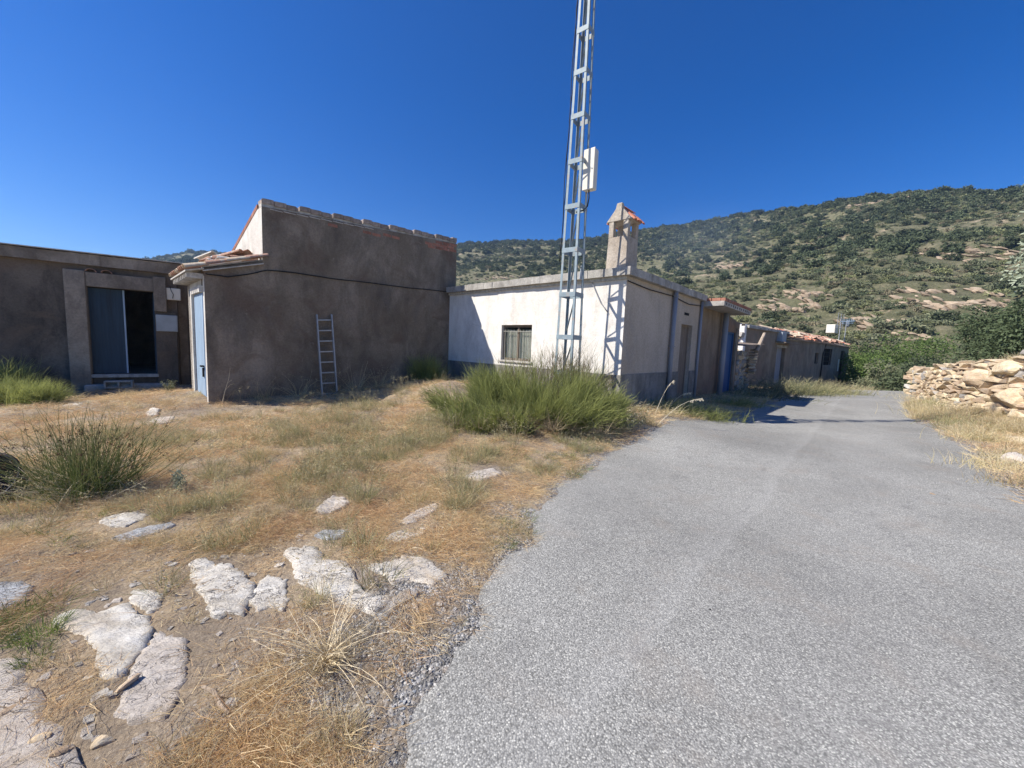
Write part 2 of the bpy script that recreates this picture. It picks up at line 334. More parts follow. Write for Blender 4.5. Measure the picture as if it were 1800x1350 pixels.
def hill(x, y):
    r = np.hypot(x, y); a = np.degrees(np.arctan2(x, y)); e = np.interp(a, _ra[:, 0], _ra[:, 1])
    R = np.interp(a, [-70, -40, -10, 20, 45, 80], [620, 560, 430, 300, 240, 240])
    zr = 1.5 + R * np.tan(np.radians(e)); u = (r - HR0) / (R - HR0)
    g = np.where(u < 1, np.clip(u, 0, 1) ** 1.12, 1 - (u - 1) * .25)
    z = -2.6 + (zr + 2.6) * g
    am = np.clip(u, 0, 1) * (1 - .8 * sstep(.8, 1., u))
    z = z + am * ((fbm(x / 42, y / 42, 3) - .5) * 15 + (fbm(x / 11, y / 11, 8) - .5) * 4) + sstep(0, .1, u) * (fbm(x / 3, y / 3, 12) - .5) * 1.1
    # terraces on the near part
    tq = z / 3.2; te = (np.floor(tq) + sstep(.55, .95, tq - np.floor(tq))) * 3.2
    z = z + (te - z) * .3 * (fbm(x / 30, y / 30, 44) > .42) * sstep(0, .05, u) * (1 - sstep(.35, .6, u)) * sstep(5, 25, a)
    return z
WL = np.array([[14.75, 13.75], [14.2, 12.9], [13.5, 11.2], [12.75, 9.5], [11.9, 7.6], [11.3, 5.8], [10.8, 3.5]])   # foot of the near dry stone wall
WLtop = np.array([1.12, 1.36, 1.60, 1.82, 1.9, 1.9, 1.9])
def seg_sd(x, y, P):
    """distance to the polyline and side (positive on its right hand), with the along parameter"""
    best = np.full(len(x), 1e9); side = np.zeros(len(x)); par = np.zeros(len(x))
    for i in range(len(P) - 1):
        a = P[i]; d = P[i + 1] - a; L = d @ d; t = np.clip(((x - a[0]) * d[0] + (y - a[1]) * d[1]) / L, 0, 1)
        qx = x - a[0] - t * d[0]; qy = y - a[1] - t * d[1]; q = np.hypot(qx, qy)
        s = np.sign(d[0] * qy - d[1] * qx); b = q < best; best[b] = q[b]; side[b] = s[b]; par[b] = (i + t)[b]
    return best, side, par
def hsmooth(x, y):
    x = np.atleast_1d(np.asarray(x, float)); y = np.atleast_1d(np.asarray(y, float))
    z = tps(x, y); r = np.hypot(x, y)
    k = np.array([(-1.35, 8.55, .30, .75, .6), (-2.3, 8.9, .12, .8, .5)])
    for cx, cy, h, sx, sy in k: z = z + h * np.exp(-((x - cx) / sx) ** 2 - ((y - cy) / sy) ** 2)
    far = -2.6 + 0 * r; z = z + (far - z) * sstep(30, 44, r)
    d, s, p = seg_sd(x, y, WL)
    back = (s > 0) & (p < len(WL) - 1.001) & (p > .01)
    top = np.interp(p, range(len(WL)), WLtop) - .06 + .02 * d
    z = np.where(back, z + (np.maximum(top, z) - z) * sstep(.12, .3, d) * (1 - sstep(9, 14, d)), z)
    return z
# asphalt outline, read off the photograph on level ground
RL = [(690, 1400), (705, 1330), (722, 1255), (765, 1195), (790, 1135), (842, 1108), (846, 1060), (866, 1012), (890, 980), (935, 955), (938, 905), (968, 876), (985, 852), (1022, 838), (1060, 805), (1132, 775), (1185, 752), (1262, 741)]
RL = [tuple(atz(*q)[:2]) for q in RL] + [(5.6, 9.3), (7.6, 11.6), (10.0, 13.8), (13.0, 16.9), (17.2, 20.6), (21.2, 24.9), (26.5, 28.5), (34, 33)]
RR = [(35, 30), (27.5, 25.4), (23.5, 22.3), (20.0, 19.4), (17.3, 16.9), (14.7, 14.15), (12.1, 11.7), (10.25, 9.75), (9.25, 8.35), (8.1, 6.85), (6.95, 5.55), (5.78, 4.2), (4.9, 2.9), (4.2, 1.2), (3.6, -1.5), (3.2, -8)]
ROAD0 = np.array(RL + RR + [(-1.5, -8), (-.9, -2), (-.45, .3)])
def rough_poly(P, step, amp, seed=0):
    out = []; n = len(P)
    for i in range(n):
        a = np.array(P[i], float); b = np.array(P[(i + 1) % n], float); L = np.hypot(*(b - a)); k = max(1, int(L / step))
        nn = np.array([-(b - a)[1], (b - a)[0]]) / max(L, 1e-6)
        for j in range(k):
            q = a + (b - a) * j / k; o = (float(fbm(np.array([q[0] / amp[1]]), np.array([q[1] / amp[1]]), seed, 4)[0]) - .5) * 2 * amp[0]; out.append(q + nn * o)
    return np.array(out)
ROAD = rough_poly(ROAD0, .07, (.10, .25), 5)
def in_poly(x, y, P):
    c = np.zeros(len(x), bool); j = len(P) - 1
    for i in range(len(P)):
        xi, yi = P[i]; xj, yj = P[j]
        cond = ((yi > y) != (yj > y)); t = (xj - xi) * (y - yi) / ((yj - yi) if yj != yi else 1e-9) + xi
        c ^= cond & (x < t); j = i
    return c
def road_sd(x, y):
    x = np.atleast_1d(np.asarray(x, float)); y = np.atleast_1d(np.asarray(y, float)); out = np.full(len(x), 60.)
    Pc = np.vstack([ROAD0, ROAD0[:1]])
    for i in range(0, len(x), 40000):
        sl = slice(i, i + 40000); d, _, _ = seg_sd(x[sl], y[sl], Pc); out[sl] = np.where(in_poly(x[sl], y[sl], ROAD0), -d, d)
    return out
SL = [
 ('slabbeige', .035, 'large beige rock slab at the lower left corner with broken tiles on it', [(-90, 1150), (0, 1149), (52, 1150), (60, 1185), (66, 1215), (85, 1242), (112, 1262), (122, 1290), (140, 1322), (172, 1362), (200, 1420), (-90, 1420)]),
 ('slabbeige', .03, 'beige oval rock slab right of the crack, lower left of the yard', [(193, 1252), (215, 1262), (250, 1271), (285, 1266), (300, 1248), (322, 1212), (332, 1165), (330, 1128), (300, 1115), (280, 1110), (262, 1122), (240, 1165), (215, 1205), (205, 1230)]),
 ('slabwhite', .04, 'white cracked rock slab left of the beige oval one', [(90, 1100), (105, 1082), (140, 1070), (172, 1075), (200, 1068), (225, 1062), (262, 1088), (270, 1102), (255, 1130), (232, 1165), (222, 1182), (180, 1191), (164, 1165), (168, 1140), (148, 1118), (125, 1112)]),
 ('slabwhite', .03, 'small round white rock above the cracked white slab', [(228, 1040), (250, 1034), (275, 1040), (289, 1052), (282, 1068), (262, 1077), (240, 1066), (226, 1056)]),
 ('slabgrey', .03, 'pale grey flat rock cut by the left edge of the view', [(-60, 1030), (0, 1020), (42, 1020), (58, 1034), (50, 1055), (20, 1066), (-20, 1075), (-60, 1070)]),
 ('slabwhite', .045, 'white rough rock slab with a ragged lower rim, left of centre', [(330, 990), (345, 984), (366, 983), (378, 990), (408, 990), (422, 1005), (448, 1025), (452, 1042), (436, 1062), (428, 1080), (398, 1076), (384, 1088), (364, 1078), (362, 1060), (344, 1040), (336, 1015)]),
 ('slabwhite', .035, 'white broken rock close to the right of the ragged slab', [(446, 1040), (456, 1022), (468, 1008), (485, 1014), (506, 1018), (508, 1050), (498, 1072), (470, 1066), (452, 1072), (440, 1060)]),
 ('slabwhite', .055, 'long white and tan rock slab in the middle of the foreground', [(500, 968), (530, 964), (560, 961), (572, 975), (570, 985), (604, 986), (620, 995), (632, 1018), (640, 1035), (662, 1045), (682, 1042), (690, 1052), (672, 1066), (655, 1078), (628, 1066), (600, 1060), (575, 1050), (552, 1036), (535, 1028), (518, 1010), (518, 990), (500, 980)]),
 ('slabwhite', .035, 'yellowish-white cracked rock slab nearest the asphalt', [(640, 993), (672, 990), (698, 984), (710, 974), (732, 978), (745, 980), (762, 988), (790, 1016), (778, 1018), (758, 1028), (735, 1022), (716, 1018), (690, 1027), (680, 1012), (660, 1004)]),
 ('slabgrey', .03, 'smooth grey rock touching the long white and tan slab', [(662, 1086), (668, 1068), (690, 1050), (712, 1038), (732, 1036), (738, 1046), (722, 1056), (702, 1066), (688, 1080), (676, 1088)]),
 ('slabwhite', .03, 'narrow white rock in the straw above the cracked slab', [(666, 952), (686, 940), (702, 934), (730, 936), (748, 934), (742, 942), (716, 948), (700, 953), (685, 950)]),
 ('slabgrey', .022, 'small blue-grey flat rock among orange straw', [(553, 942), (566, 931), (592, 932), (613, 930), (606, 942), (588, 949), (568, 948)]),
 ('slabbeige', .04, 'wedge-shaped cream rock at the centre of the yard', [(553, 898), (570, 882), (584, 873), (606, 874), (613, 884), (604, 893), (580, 900), (566, 902)]),
 ('slabbeige', .03, 'slanting beige rock right of the cream wedge', [(704, 917), (722, 902), (742, 892), (768, 884), (772, 892), (756, 905), (735, 916), (716, 920)]),
 ('slabwhite', .04, 'bright bluish-white rock near the rush clump', [(174, 917), (188, 908), (212, 902), (244, 900), (262, 904), (250, 912), (222, 924), (196, 924)]),
 ('slabgrey', .025, 'long dull grey rock just below the bluish-white one', [(196, 946), (224, 936), (262, 926), (300, 918), (308, 924), (280, 936), (252, 944), (216, 952)]),
 ('slabbeige', .03, 'pale rock at the edge of the dry grass below the bush', [(815, 838), (838, 828), (866, 824), (882, 832), (862, 840), (840, 844)]),
 ('slabwhite', .03, 'small white rock in the yard in front of the metal door', [(255, 714), (266, 709), (280, 710), (276, 716), (262, 717)]),
 ('slabbeige', .025, 'cream rock between the tall weeds and the metal door', [(262, 740), (280, 734), (308, 733), (302, 741), (280, 745)]),
 ('slabwhite', .025, 'thin white rock in front of the dark green bush', [(104, 715), (122, 709), (146, 709), (140, 715), (120, 718)]),
]
SLG = []
for _k in SL:
    _p = np.array([atz(px, py, .01)[:2] for px, py in _k[3]]); SLG.append(_p)
# the ground sheet
def ground_z(x, y):
    x = np.atleast_1d(np.asarray(x, float)); y = np.atleast_1d(np.asarray(y, float))
    z = hsmooth(x, y); s = road_sd(x, y)
    near = 1 - sstep(30, 44, np.hypot(x, y))
    rough = (fbm(x * 6.5, y * 6.5, 21) - .5) * .022 + (fbm(x * 1.6, y * 1.6, 22) - .5) * .07 + (fbm(x * 30, y * 30, 23, 2) - .5) * .006
    far_ = np.hypot(x, y) > 9; dsl = np.full(len(x), 9.)
    for Pq in SLG:
        c_ = Pq.mean(0); k_ = np.hypot(x - c_[0], y - c_[1]) < np.hypot(*(Pq - c_).T).max() + .3
        if k_.any():
            dd_, _, _ = seg_sd(x[k_], y[k_], np.vstack([Pq, Pq[:1]])); dsl[k_] = np.minimum(dsl[k_], np.where(in_poly(x[k_], y[k_], Pq), -dd_, dd_))
    rough = rough * (.12 + .88 * sstep(.0, .3, dsl)) - .008 * (1 - sstep(-.06, .01, dsl))
    return z + near * rough * sstep(-.05, .4, s) * (1 + .8 * sstep(.5, 3, s)) - .035 * (1 - sstep(-.22, .02, s)) * near, s

# ------------------------------------------------------------------ ground material
def ground_mat():
    n = N('dry_soil'); p = n.pos(); s = n.n('Attribute', attribute_name='tint').outputs[0]; sp = n.n('SeparateColor'); n.l(s, sp.inputs[0])
    soil = n.ramp(n.noise(p, 2.3, 8, .7, .4), [(.28, (.14, .112, .085)), (.5, (.225, .182, .14)), (.72, (.34, .285, .22))])
    straw = n.ramp(n.noise(n.map(p, (1, 1, 1)), 38, 6, .75, 1.2), [(.35, (.20, .15, .10)), (.52, (.38, .29, .19)), (.66, (.58, .47, .32))])
    mk = n.ramp(n.noise(p, 1.3, 6, .65, .5), [(.38, 0.), (.56, 1.)]); c = n.mix(n.math('MULTIPLY', mk, .9), soil, straw)
    vc = n.vor(p, 75, 'F1', 'Color'); vs_ = n.n('SeparateColor'); n.l(vc, vs_.inputs[0])
    grav = n.ramp(vs_.outputs[0], [(0, (.13, .125, .115)), (.45, (.25, .243, .23)), (.8, (.38, .37, .35)), (1, (.6, .58, .55))])
    gm = n.math('MULTIPLY', sp.outputs[0], n.ramp(n.noise(p, 3.5, 7, .7, .6), [(.40, 0.), (.52, 1.)]))
    c = n.mix(gm, c, grav)
    peb = n.ramp(n.vor(p, 26, 'F1'), [(.14, 1.), (.2, 0.)]); pm = n.ramp(n.noise(p, 3.0, 3), [(.55, 0.), (.62, 1.)])
    c = n.mix(n.math('MULTIPLY', n.math('MULTIPLY', peb, pm), .8), c, (.46, .41, .34))
    h = n.math('ADD', n.noise(p, 30, 8, .75), n.math('MULTIPLY', n.vor(p, 75, 'F1'), n.math('MULTIPLY', gm, -.9)))
    return n.done(c, .95, n.bump(h, .02, .9))
def asphalt_mat():
    n = N('chip_seal_asphalt'); p = n.pos()
    vc = n.vor(p, 140, 'F1', 'Color'); sv = n.n('SeparateColor'); n.l(vc, sv.inputs[0])
    chips = n.ramp(sv.outputs[0], [(0, (.15, .146, .13)), (.2, (.255, .249, .226)), (.6, (.345, .338, .306)), (.88, (.43, .42, .378)), (.98, (.58, .565, .50))])
    gap = n.ramp(n.vor(p, 140, 'F1'), [(.38, 0.), (.75, 1.)])
    c = n.mix(n.math('MULTIPLY', gap, .75), chips, (.13, .128, .12))
    b = n.ramp(n.noise(n.map(p, (1, 1, 1)), .55, 6, .6, .5), [(.3, .36), (.7, .62)]); c = n.mix(.75, c, b, 'OVERLAY')
    # wheel paths polished paler, dusty brown blotches
    br = n.ramp(n.noise(p, 1.9, 6, .7, .3), [(.53, 0.), (.72, .5)]); c = n.mix(br, c, (.27, .235, .195))
    dk = n.ramp(n.noise(p, 4.5, 5, .7, .6), [(.57, 0.), (.72, .55)]); c = n.mix(dk, c, (.13, .125, .12))
    pos = n.n('SeparateXYZ'); n.l(p, pos.inputs[0])
    u = n.math('SUBTRACT', n.math('MULTIPLY', pos.outputs[0], .735), n.math('MULTIPLY', pos.outputs[1], .678))   # distance across the lane
    u = n.math('ADD', u, n.math('MULTIPLY', n.noise(p, .9, 3), .25))
    tr = n.ramp(u, [(.0, .0), (.12, .07), (.25, .02), (.36, .0), (.46, .06), (.50, .15), (.515, .02), (.72, .08), (.9, 0.)]); tx = n.math('DIVIDE', n.math('ADD', u, 2.4), 3.6); n.l(tx, tr.node.inputs[0])
    c = n.mix(tr, c, (.50, .49, .46))
    h = n.math('ADD', n.math('MULTIPLY', n.vor(p, 140, 'SMOOTH_F1'), -1.), n.math('MULTIPLY', n.noise(p, 3, 5), .9))
    return n.done(c, .85, n.bump(h, .0035, .7))
M['ground'] = ground_mat(); M['asphalt'] = asphalt_mat()
def hill_mat():
    n = N('hillside_ground'); p = n.pos()
    c = n.ramp(n.noise(p, .09, 8, .68, .8), [(.30, (.13, .13, .07)), (.46, (.185, .175, .10)), (.60, (.25, .22, .14)), (.75, (.34, .275, .19))])
    c = n.mix(n.ramp(n.noise(p, .55, 7, .7, .5), [(.42, 0.), (.56, .9)]), c, (.125, .125, .066))
    c = n.mix(n.ramp(n.noise(p, .07, 9, .78, 1.2), [(.57, 0.), (.62, .8)]), c, (.44, .34, .235))
    c = n.mix(.5, c, n.ramp(n.noise(p, 2.2, 8, .8), [(.3, .25), (.7, .75)]), 'OVERLAY')
    return n.done(c, .98, n.bump(n.noise(p, .8, 8, .75), .8, 1.))
M['hill'] = hill_mat()

# ------------------------------------------------------------------ ground, hillside and road sheets
def polar(name, az, rr, zf, mat, cap=False):
    A_, R_ = np.meshgrid(np.radians(az), rr); x = (R_ * np.sin(A_)).ravel(); y = (R_ * np.cos(A_)).ravel()
    z, t = zf(x, y); V = np.stack([x, y, z], 1); na = len(az); nr = len(rr)
    i = np.arange(nr - 1)[:, None] * na; j = np.arange(na - 1 if not cap else na)[None, :]; j2 = (j + 1) % na
    F = np.stack([(i + j).ravel(), (i + j2).ravel(), (i + na + j2).ravel(), (i + na + j).ravel()], 1)[:, ::-1]
    col = np.stack([t, t * 0, t * 0, t * 0 + 1], 1)
    return link(name, raw_mesh(name, V, F, [mat], col, True))
az = np.concatenate([np.linspace(-60, 60, 560), np.linspace(60, 300, 90)[1:-1]])
def gz(x, y):
    z, s = ground_z(x, y); return z, np.clip(1.15 - np.abs(s - .1) / .75, 0, 1)
# the loose gravel fringe is widest at the lower left, in front of the camera
def gz2(x, y):
    z, t = gz(x, y); w = .85 * np.exp(-((x + .45) / .6) ** 2 - ((y - 1.6) / .8) ** 2); return z, np.clip(t + w, 0, 1)
rr = np.concatenate([[.02], np.geomspace(.45, 62, 330)])
tag(polar('ground', az, rr, gz2, M['ground'], True), kind='structure', label='dry earth yard with straw and loose gravel')
def hz(x, y): return hill(x, y), x * 0
o = polar('hillside', np.linspace(-75, 88, 560), np.geomspace(HR0 - 1, 800, 260), hz, M['hill']); tag(o, 'scrubby hillside rising behind the houses', kind='structure')
# road
def fill_poly(P, inner, zf, name, mat, skirt=None, smooth=True, attr=None):
    n = len(P); v2 = [Vector((float(a), float(b))) for a, b in P] + [Vector((float(a), float(b))) for a, b in inner]
    r = delaunay_2d_cdt(v2, [(i, (i + 1) % n) for i in range(n)], [], 1, 1e-5)
    co = np.array([(q.x, q.y) for q in r[0]]); tri = np.array([f for f in r[2] if len(f) == 3], int)
    cen = co[tri].mean(1); tri = tri[in_poly(cen[:, 0], cen[:, 1], P)]
    z = zf(co[:, 0], co[:, 1]); me = raw_mesh(name, np.column_stack([co, z]), tri, [mat], attr, smooth)
    return me
ix = []
for d0, d1, st in ((0, 3, .12), (3, 7, .25), (7, 14, .5), (14, 50, 1.)):
    gx, gy = np.meshgrid(np.arange(-10, 45, st), np.arange(-8, 40, st)); gx = gx.ravel() + RNG.uniform(-.2, .2, gx.size) * st; gy = gy.ravel() + RNG.uniform(-.2, .2, gy.size) * st
    r_ = np.hypot(gx, gy); k = (r_ >= d0) & (r_ < d1); gx = gx[k]; gy = gy[k]; k = in_poly(gx, gy, ROAD); ix.append(np.column_stack([gx[k], gy[k]]))
ix = np.vstack(ix)
def roadz(x, y):
    s = road_sd(x, y); return hsmooth(x, y) + .012 - .012 * sstep(-.12, .06, s)
tag(link('road', fill_poly(ROAD, ix, roadz, 'road', M['asphalt'])), 'narrow grey chip-seal lane running past the houses', kind='structure')
def gh(x, y): return float(ground_z(x, y)[0][0])

# ------------------------------------------------------------------ white house with chimney
wh = thing('white_house', 'low white plastered house with a tiled chimney on its flat roof', 'house', WF.w(0, 0), WF.rz)
wl = MB(); TH = .25; Lx, Ly = 4.75, 5.785
WIN = (2.46, 3.52, 1.11, 2.03); DOOR = (3.26, 4.12, .1, 2.25)
fr = MB()   # front wall lies on x = 0
xs = [(0, WIN[0], -.5, 3.0), (WIN[1], Ly, -.5, 3.0), (WIN[0], WIN[1], -.5, WIN[2]), (WIN[0], WIN[1], WIN[3], 3.0)]
for a, b, c, d in xs: fr.box(0, TH, a, b, c, d)
fr.build('front_wall', M['white'], wh)
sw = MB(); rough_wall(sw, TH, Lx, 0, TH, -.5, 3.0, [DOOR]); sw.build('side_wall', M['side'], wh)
# lane side of the front wall's end
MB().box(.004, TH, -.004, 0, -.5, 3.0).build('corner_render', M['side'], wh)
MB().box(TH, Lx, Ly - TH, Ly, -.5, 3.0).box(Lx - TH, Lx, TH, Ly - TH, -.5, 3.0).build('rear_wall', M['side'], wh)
dd = MB().box(-.018, 0, -.018, Ly, -.5, .97); dd.build('dado', M['dado'], wh)
d2 = MB(); rough_wall(d2, 0, 3.26, -.018, -.004, -.5, .98); rough_wall(d2, 4.12, Lx, -.018, -.004, -.5, .98); d2.build('dado', M['dado'], wh)
rs = MB()
# roof slab with a slightly uneven edge
nseg = 18
for k in range(nseg):
    a = -.13 + (Ly + .13) * k / nseg; b = -.13 + (Ly + .13) * (k + 1) / nseg; j = random.uniform(-.012, .012)
    rs.box(-.13 + j, .6, a, b, 3.0, 3.165 + random.uniform(-.006, .008))
for k in range(12):
    a = .6 + (Lx + .06 - .6) * k / 12; b = .6 + (Lx + .06 - .6) * (k + 1) / 12
    rs.box(a, b, -.13 + random.uniform(-.01, .01), .6, 3.0, 3.165 + random.uniform(-.006, .008))
rs.box(.6, Lx + .06, .6, Ly, 3.0, 3.15)
roof = rs.build('roof', M['concrete'], wh)
lp = MB().box(-.045, 0, 0, Ly, 2.93, 3.0); lp.build('cornice', M['mortar'], wh)
# window
wf = MB().box(.08, .13, WIN[0], WIN[0] + .06, WIN[2], WIN[3]).box(.08, .13, WIN[1] - .06, WIN[1], WIN[2], WIN[3]).box(.08, .13, WIN[0] + .06, WIN[1] - .06, WIN[2], WIN[2] + .06).box(.08, .13, WIN[0] + .06, WIN[1] - .06, WIN[3] - .06, WIN[3]).box(.085, .125, 2.96, 3.01, WIN[2] + .06, WIN[3] - .06)
win = wf.build('window', M['wood'], wh)
MB().box(.1, .106, WIN[0] + .06, WIN[1] - .06, WIN[2] + .06, WIN[3] - .06).build('pane', M['glass'], win)
for k in range(9):
    y = WIN[0] + .1 + (WIN[1] - WIN[0] - .2) * k / 8; MB().tube([(.045, y, WIN[2]), (.045, y, WIN[3] - .12)], .009, 6).build('bar', M['iron'], win)
MB().box(.04, .055, WIN[0] + .02, WIN[1] - .02, 1.86, 1.875).build('bar', M['iron'], win)
cv = []; cf = []; nn = 60
for k in range(nn + 1):
    y = WIN[0] + .05 + (WIN[1] - WIN[0] - .1) * k / nn; x = .145 + .012 * sin(k * 1.1) + .008 * sin(k * 2.7)
    top = 1.93 - .10 * abs(sin(k / nn * pi * 1.0)) * .5
    cv += [(x, y, WIN[2] + .05), (x, y, top)]
for k in range(nn): cf.append((2 * k, 2 * k + 2, 2 * k + 3, 2 * k + 1))
MB().add(cv, cf).build('curtain', M['curtain'], win)
MB().box(-.045, .04, WIN[0] - .05, WIN[1] + .05, WIN[2] - .045, WIN[2]).build('sill', M['mortar'], win)
# side door: wood planks, and vent slot
dr = MB().box(DOOR[0], DOOR[0] + .05, .10, .16, DOOR[2], DOOR[3]).box(DOOR[1] - .05, DOOR[1], .10, .16, DOOR[2], DOOR[3]).box(DOOR[0] + .05, DOOR[1] - .05, .10, .16, DOOR[3] - .05, DOOR[3]).build('door', M['wood'], wh)
for k in range(6):
    a = DOOR[0] + .05 + .1267 * k; MB().box(a + .003, a + .1237, .115 + random.uniform(0, .006), .145, DOOR[2], DOOR[3] - .05).build('plank', M['wood'], dr)
MB().box(3.4, 3.75, -.006, -.001, 2.50, 2.57).build('vent_slot', M['dark'], wh)
# chimney
ch = MB(); cx0, cx1, cy0, cy1 = .12, .60, .11, .55; q = .085
for a, b in ((cx0, cy0), (cx1 - q * 1.3, cy0), (cx0, cy1 - q * 1.3), (cx1 - q * 1.3, cy1 - q * 1.3)): ch.box(a, a + q * 1.3, b, b + q * 1.3, 3.85, 4.17)
ch.hexa([(cx0 - .012, cy0 - .012, 3.155), (cx1 + .012, cy0 - .012, 3.155), (cx0 - .012, cy1 + .012, 3.155), (cx1 + .012, cy1 + .012, 3.155), (cx0, cy0, 3.85), (cx1, cy0, 3.85), (cx0, cy1, 3.85), (cx1, cy1, 3.85)])
chm = ch.build('chimney', M['tall'], wh, bevel=.006)
chm.data.materials[0] = M['chimney'] = stucco('chimney_render', (.43, .37, .30), (.30, .255, .21), (.52, .46, .385), stain=(.36, .29, .22), amount=.6, scale=3, bumpd=.01)
cap = MB(); yc = (cy0 + cy1) / 2; xc = (cx0 + cx1) / 2
cap.prism([(cy0 - .07, 4.17), (cy1 + .07, 4.17), (cy1 + .0, 4.25), (yc + .085, 4.42), (yc + .06, 4.53), (yc - .06, 4.53), (yc - .085, 4.42), (cy0 + .0, 4.25)], cx0 - .01, cx0 + .06)
V = [(y, x, z) for x, y, z in cap.v]; cap.v = V          # profile stands square to x
cap.box(cx0 + .06, cx1 + .01, cy0 - .04, cy1 + .04, 4.17, 4.21)
W_ = [(cy0 - .06, 4.21), (cy1 + .06, 4.21), (yc, 4.44)]; cap.add([(x_, y_, z_) for x_ in (cx0 + .06, cx1 + .02) for y_, z_ in W_], [(0, 1, 2), (3, 5, 4), (0, 3, 4, 1), (1, 4, 5, 2), (2, 5, 3, 0)])
cap.build('chimney_cap', M['chimney'], wh, bevel=.008)
def tile_mesh(name, L, r0_, r1_, mat, n=7, th=.012):
    V = []; F = []
    for i, (x, r) in enumerate(((0, r0_), (L, r1_))):
        for k in range(n + 1): t = pi * k / n; V.append((x, r * cos(t), r * .75 * sin(t)))
        for k in range(n + 1): t = pi * k / n; V.append((x, (r - th) * cos(t), (r - th) * .75 * sin(t)))
    m_ = n + 1; o_ = 2 * m_
    for k in range(n): F += [(k, k + 1, o_ + k + 1, o_ + k), (m_ + k + 1, m_ + k, o_ + m_ + k, o_ + m_ + k + 1), (k + 1, k, m_ + k, m_ + k + 1), (o_ + k, o_ + k + 1, o_ + m_ + k + 1, o_ + m_ + k)]
    F += [(0, o_, o_ + m_, m_), (n, m_ + n, o_ + m_ + n, o_ + n)]
    b = MB().add(V, F); return b.mesh(name, mat)
T_or = tile_mesh('tile_orange', .22, .062, .052, M['tile_orange']); T_a = tile_mesh('tile', .42, .095, .078, M['tile']); T_b = tile_mesh('tile_pale', .42, .095, .078, M['tile_pale'])
T_w = tile_mesh('tile_white', .42, .095, .078, M['gable'])
for s in (-1, 1):
    for r_ in range(2):
        for c_ in range(4):
            y = yc + s * (.0 + r_ * .15); z = 4.44 - r_ * .13
            t = link('roof_tile', T_or, chm, (cx0 + .12 + c_ * .12, y, z), (0, radians(42), radians(90 * s)))
for c_ in range(3): link('roof_tile', T_or, chm, (cx0 + .07 + c_ * .17, yc, 4.46), (0, radians(-3), 0))
# steel pipes on the lane side, ceiling cable
def pipe(x, z0, z1, parent, r=.055, y=-.075):
    p = MB().tube([(x, y, z0), (x, y, z1)], r, 12).build('downpipe', M['pipe'], parent, smooth=True)
    for z in (z0 + .5, (z0 + z1) / 2, z1 - .25): MB().box(x - r - .012, x + r + .012, y - r - .006, -.02, z, z + .03).build('bracket', M['pipe'], p)
    return p
pipe(2.5, .12, 3.12, wh)

# ------------------------------------------------------------------ tall rendered building
tb = thing('tall_shed', 'tall grey-brown rendered building with a stepped brick parapet and a low tiled wing', 'building', WF.w(0, Ly), WF.rz)
# local: x from -5.94 to .22, y from 0 backwards
X0, XB, X1 = -5.94, -4.94, .22
zt = lambda x: 4.17 + (x - XB) / (X1 - XB) * .34
rough_wall(MB(), 0, 1, 0, 1, 0, 1)
b = MB(); b.hexa([(X0, 0, -.5), (X1, 0, -.5), (X0, .3, -.5), (X1, .3, -.5), (X0, 0, 2.70), (X1, 0, 2.70), (X0, .3, 2.70), (X1, .3, 2.70)])
b.hexa([(X0, 0, 2.70), (XB, 0, 2.70), (X0, .3, 2.70), (XB, .3, 2.70), (X0, 0, 2.74), (XB, 0, 3.06), (X0, .3, 2.74), (XB, .3, 3.06)])
b.hexa([(XB, 0, 2.70), (X1, 0, 2.70), (XB, .3, 2.70), (X1, .3, 2.70), (XB, 0, zt(XB)), (X1, 0, zt(X1)), (XB, .3, zt(XB)), (X1, .3, zt(X1))])
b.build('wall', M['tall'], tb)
GB = 2.75
g = MB(); g.add([(XB, .3, 2.6), (XB, GB, 2.6), (XB, GB, 3.50), (XB, .3, 4.20), (XB + .25, .3, 2.6), (XB + .25, GB, 2.6), (XB + .25, GB, 3.50), (XB + .25, .3, 4.20)],
                [(0, 1, 2, 3), (4, 7, 6, 5), (0, 4, 5, 1), (1, 5, 6, 2), (2, 6, 7, 3), (3, 7, 4, 0)])
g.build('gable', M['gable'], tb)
g = MB().box(XB - .003, XB, 0.004, .3, 2.75, 4.16); g.build('gable_edge', M['gable'], tb)
g = MB().hexa([(XB + .25, .3, 3.9), (X1, .3, 4.1), (XB + .25, 4.2, 3.0), (X1, 4.2, 3.2), (XB + .25, .3, 4.05), (X1, .3, 4.3), (XB + .25, 4.2, 3.15), (X1, 4.2, 3.35)]); g.build('roof', M['concrete'], tb)
MB().box(X1 - .25, X1, .3, 4.2, -.5, 3.2).box(X0, X1 - .25, 4.2, 4.45, -.5, 3.2).build('rear_wall', M['tall'], tb)
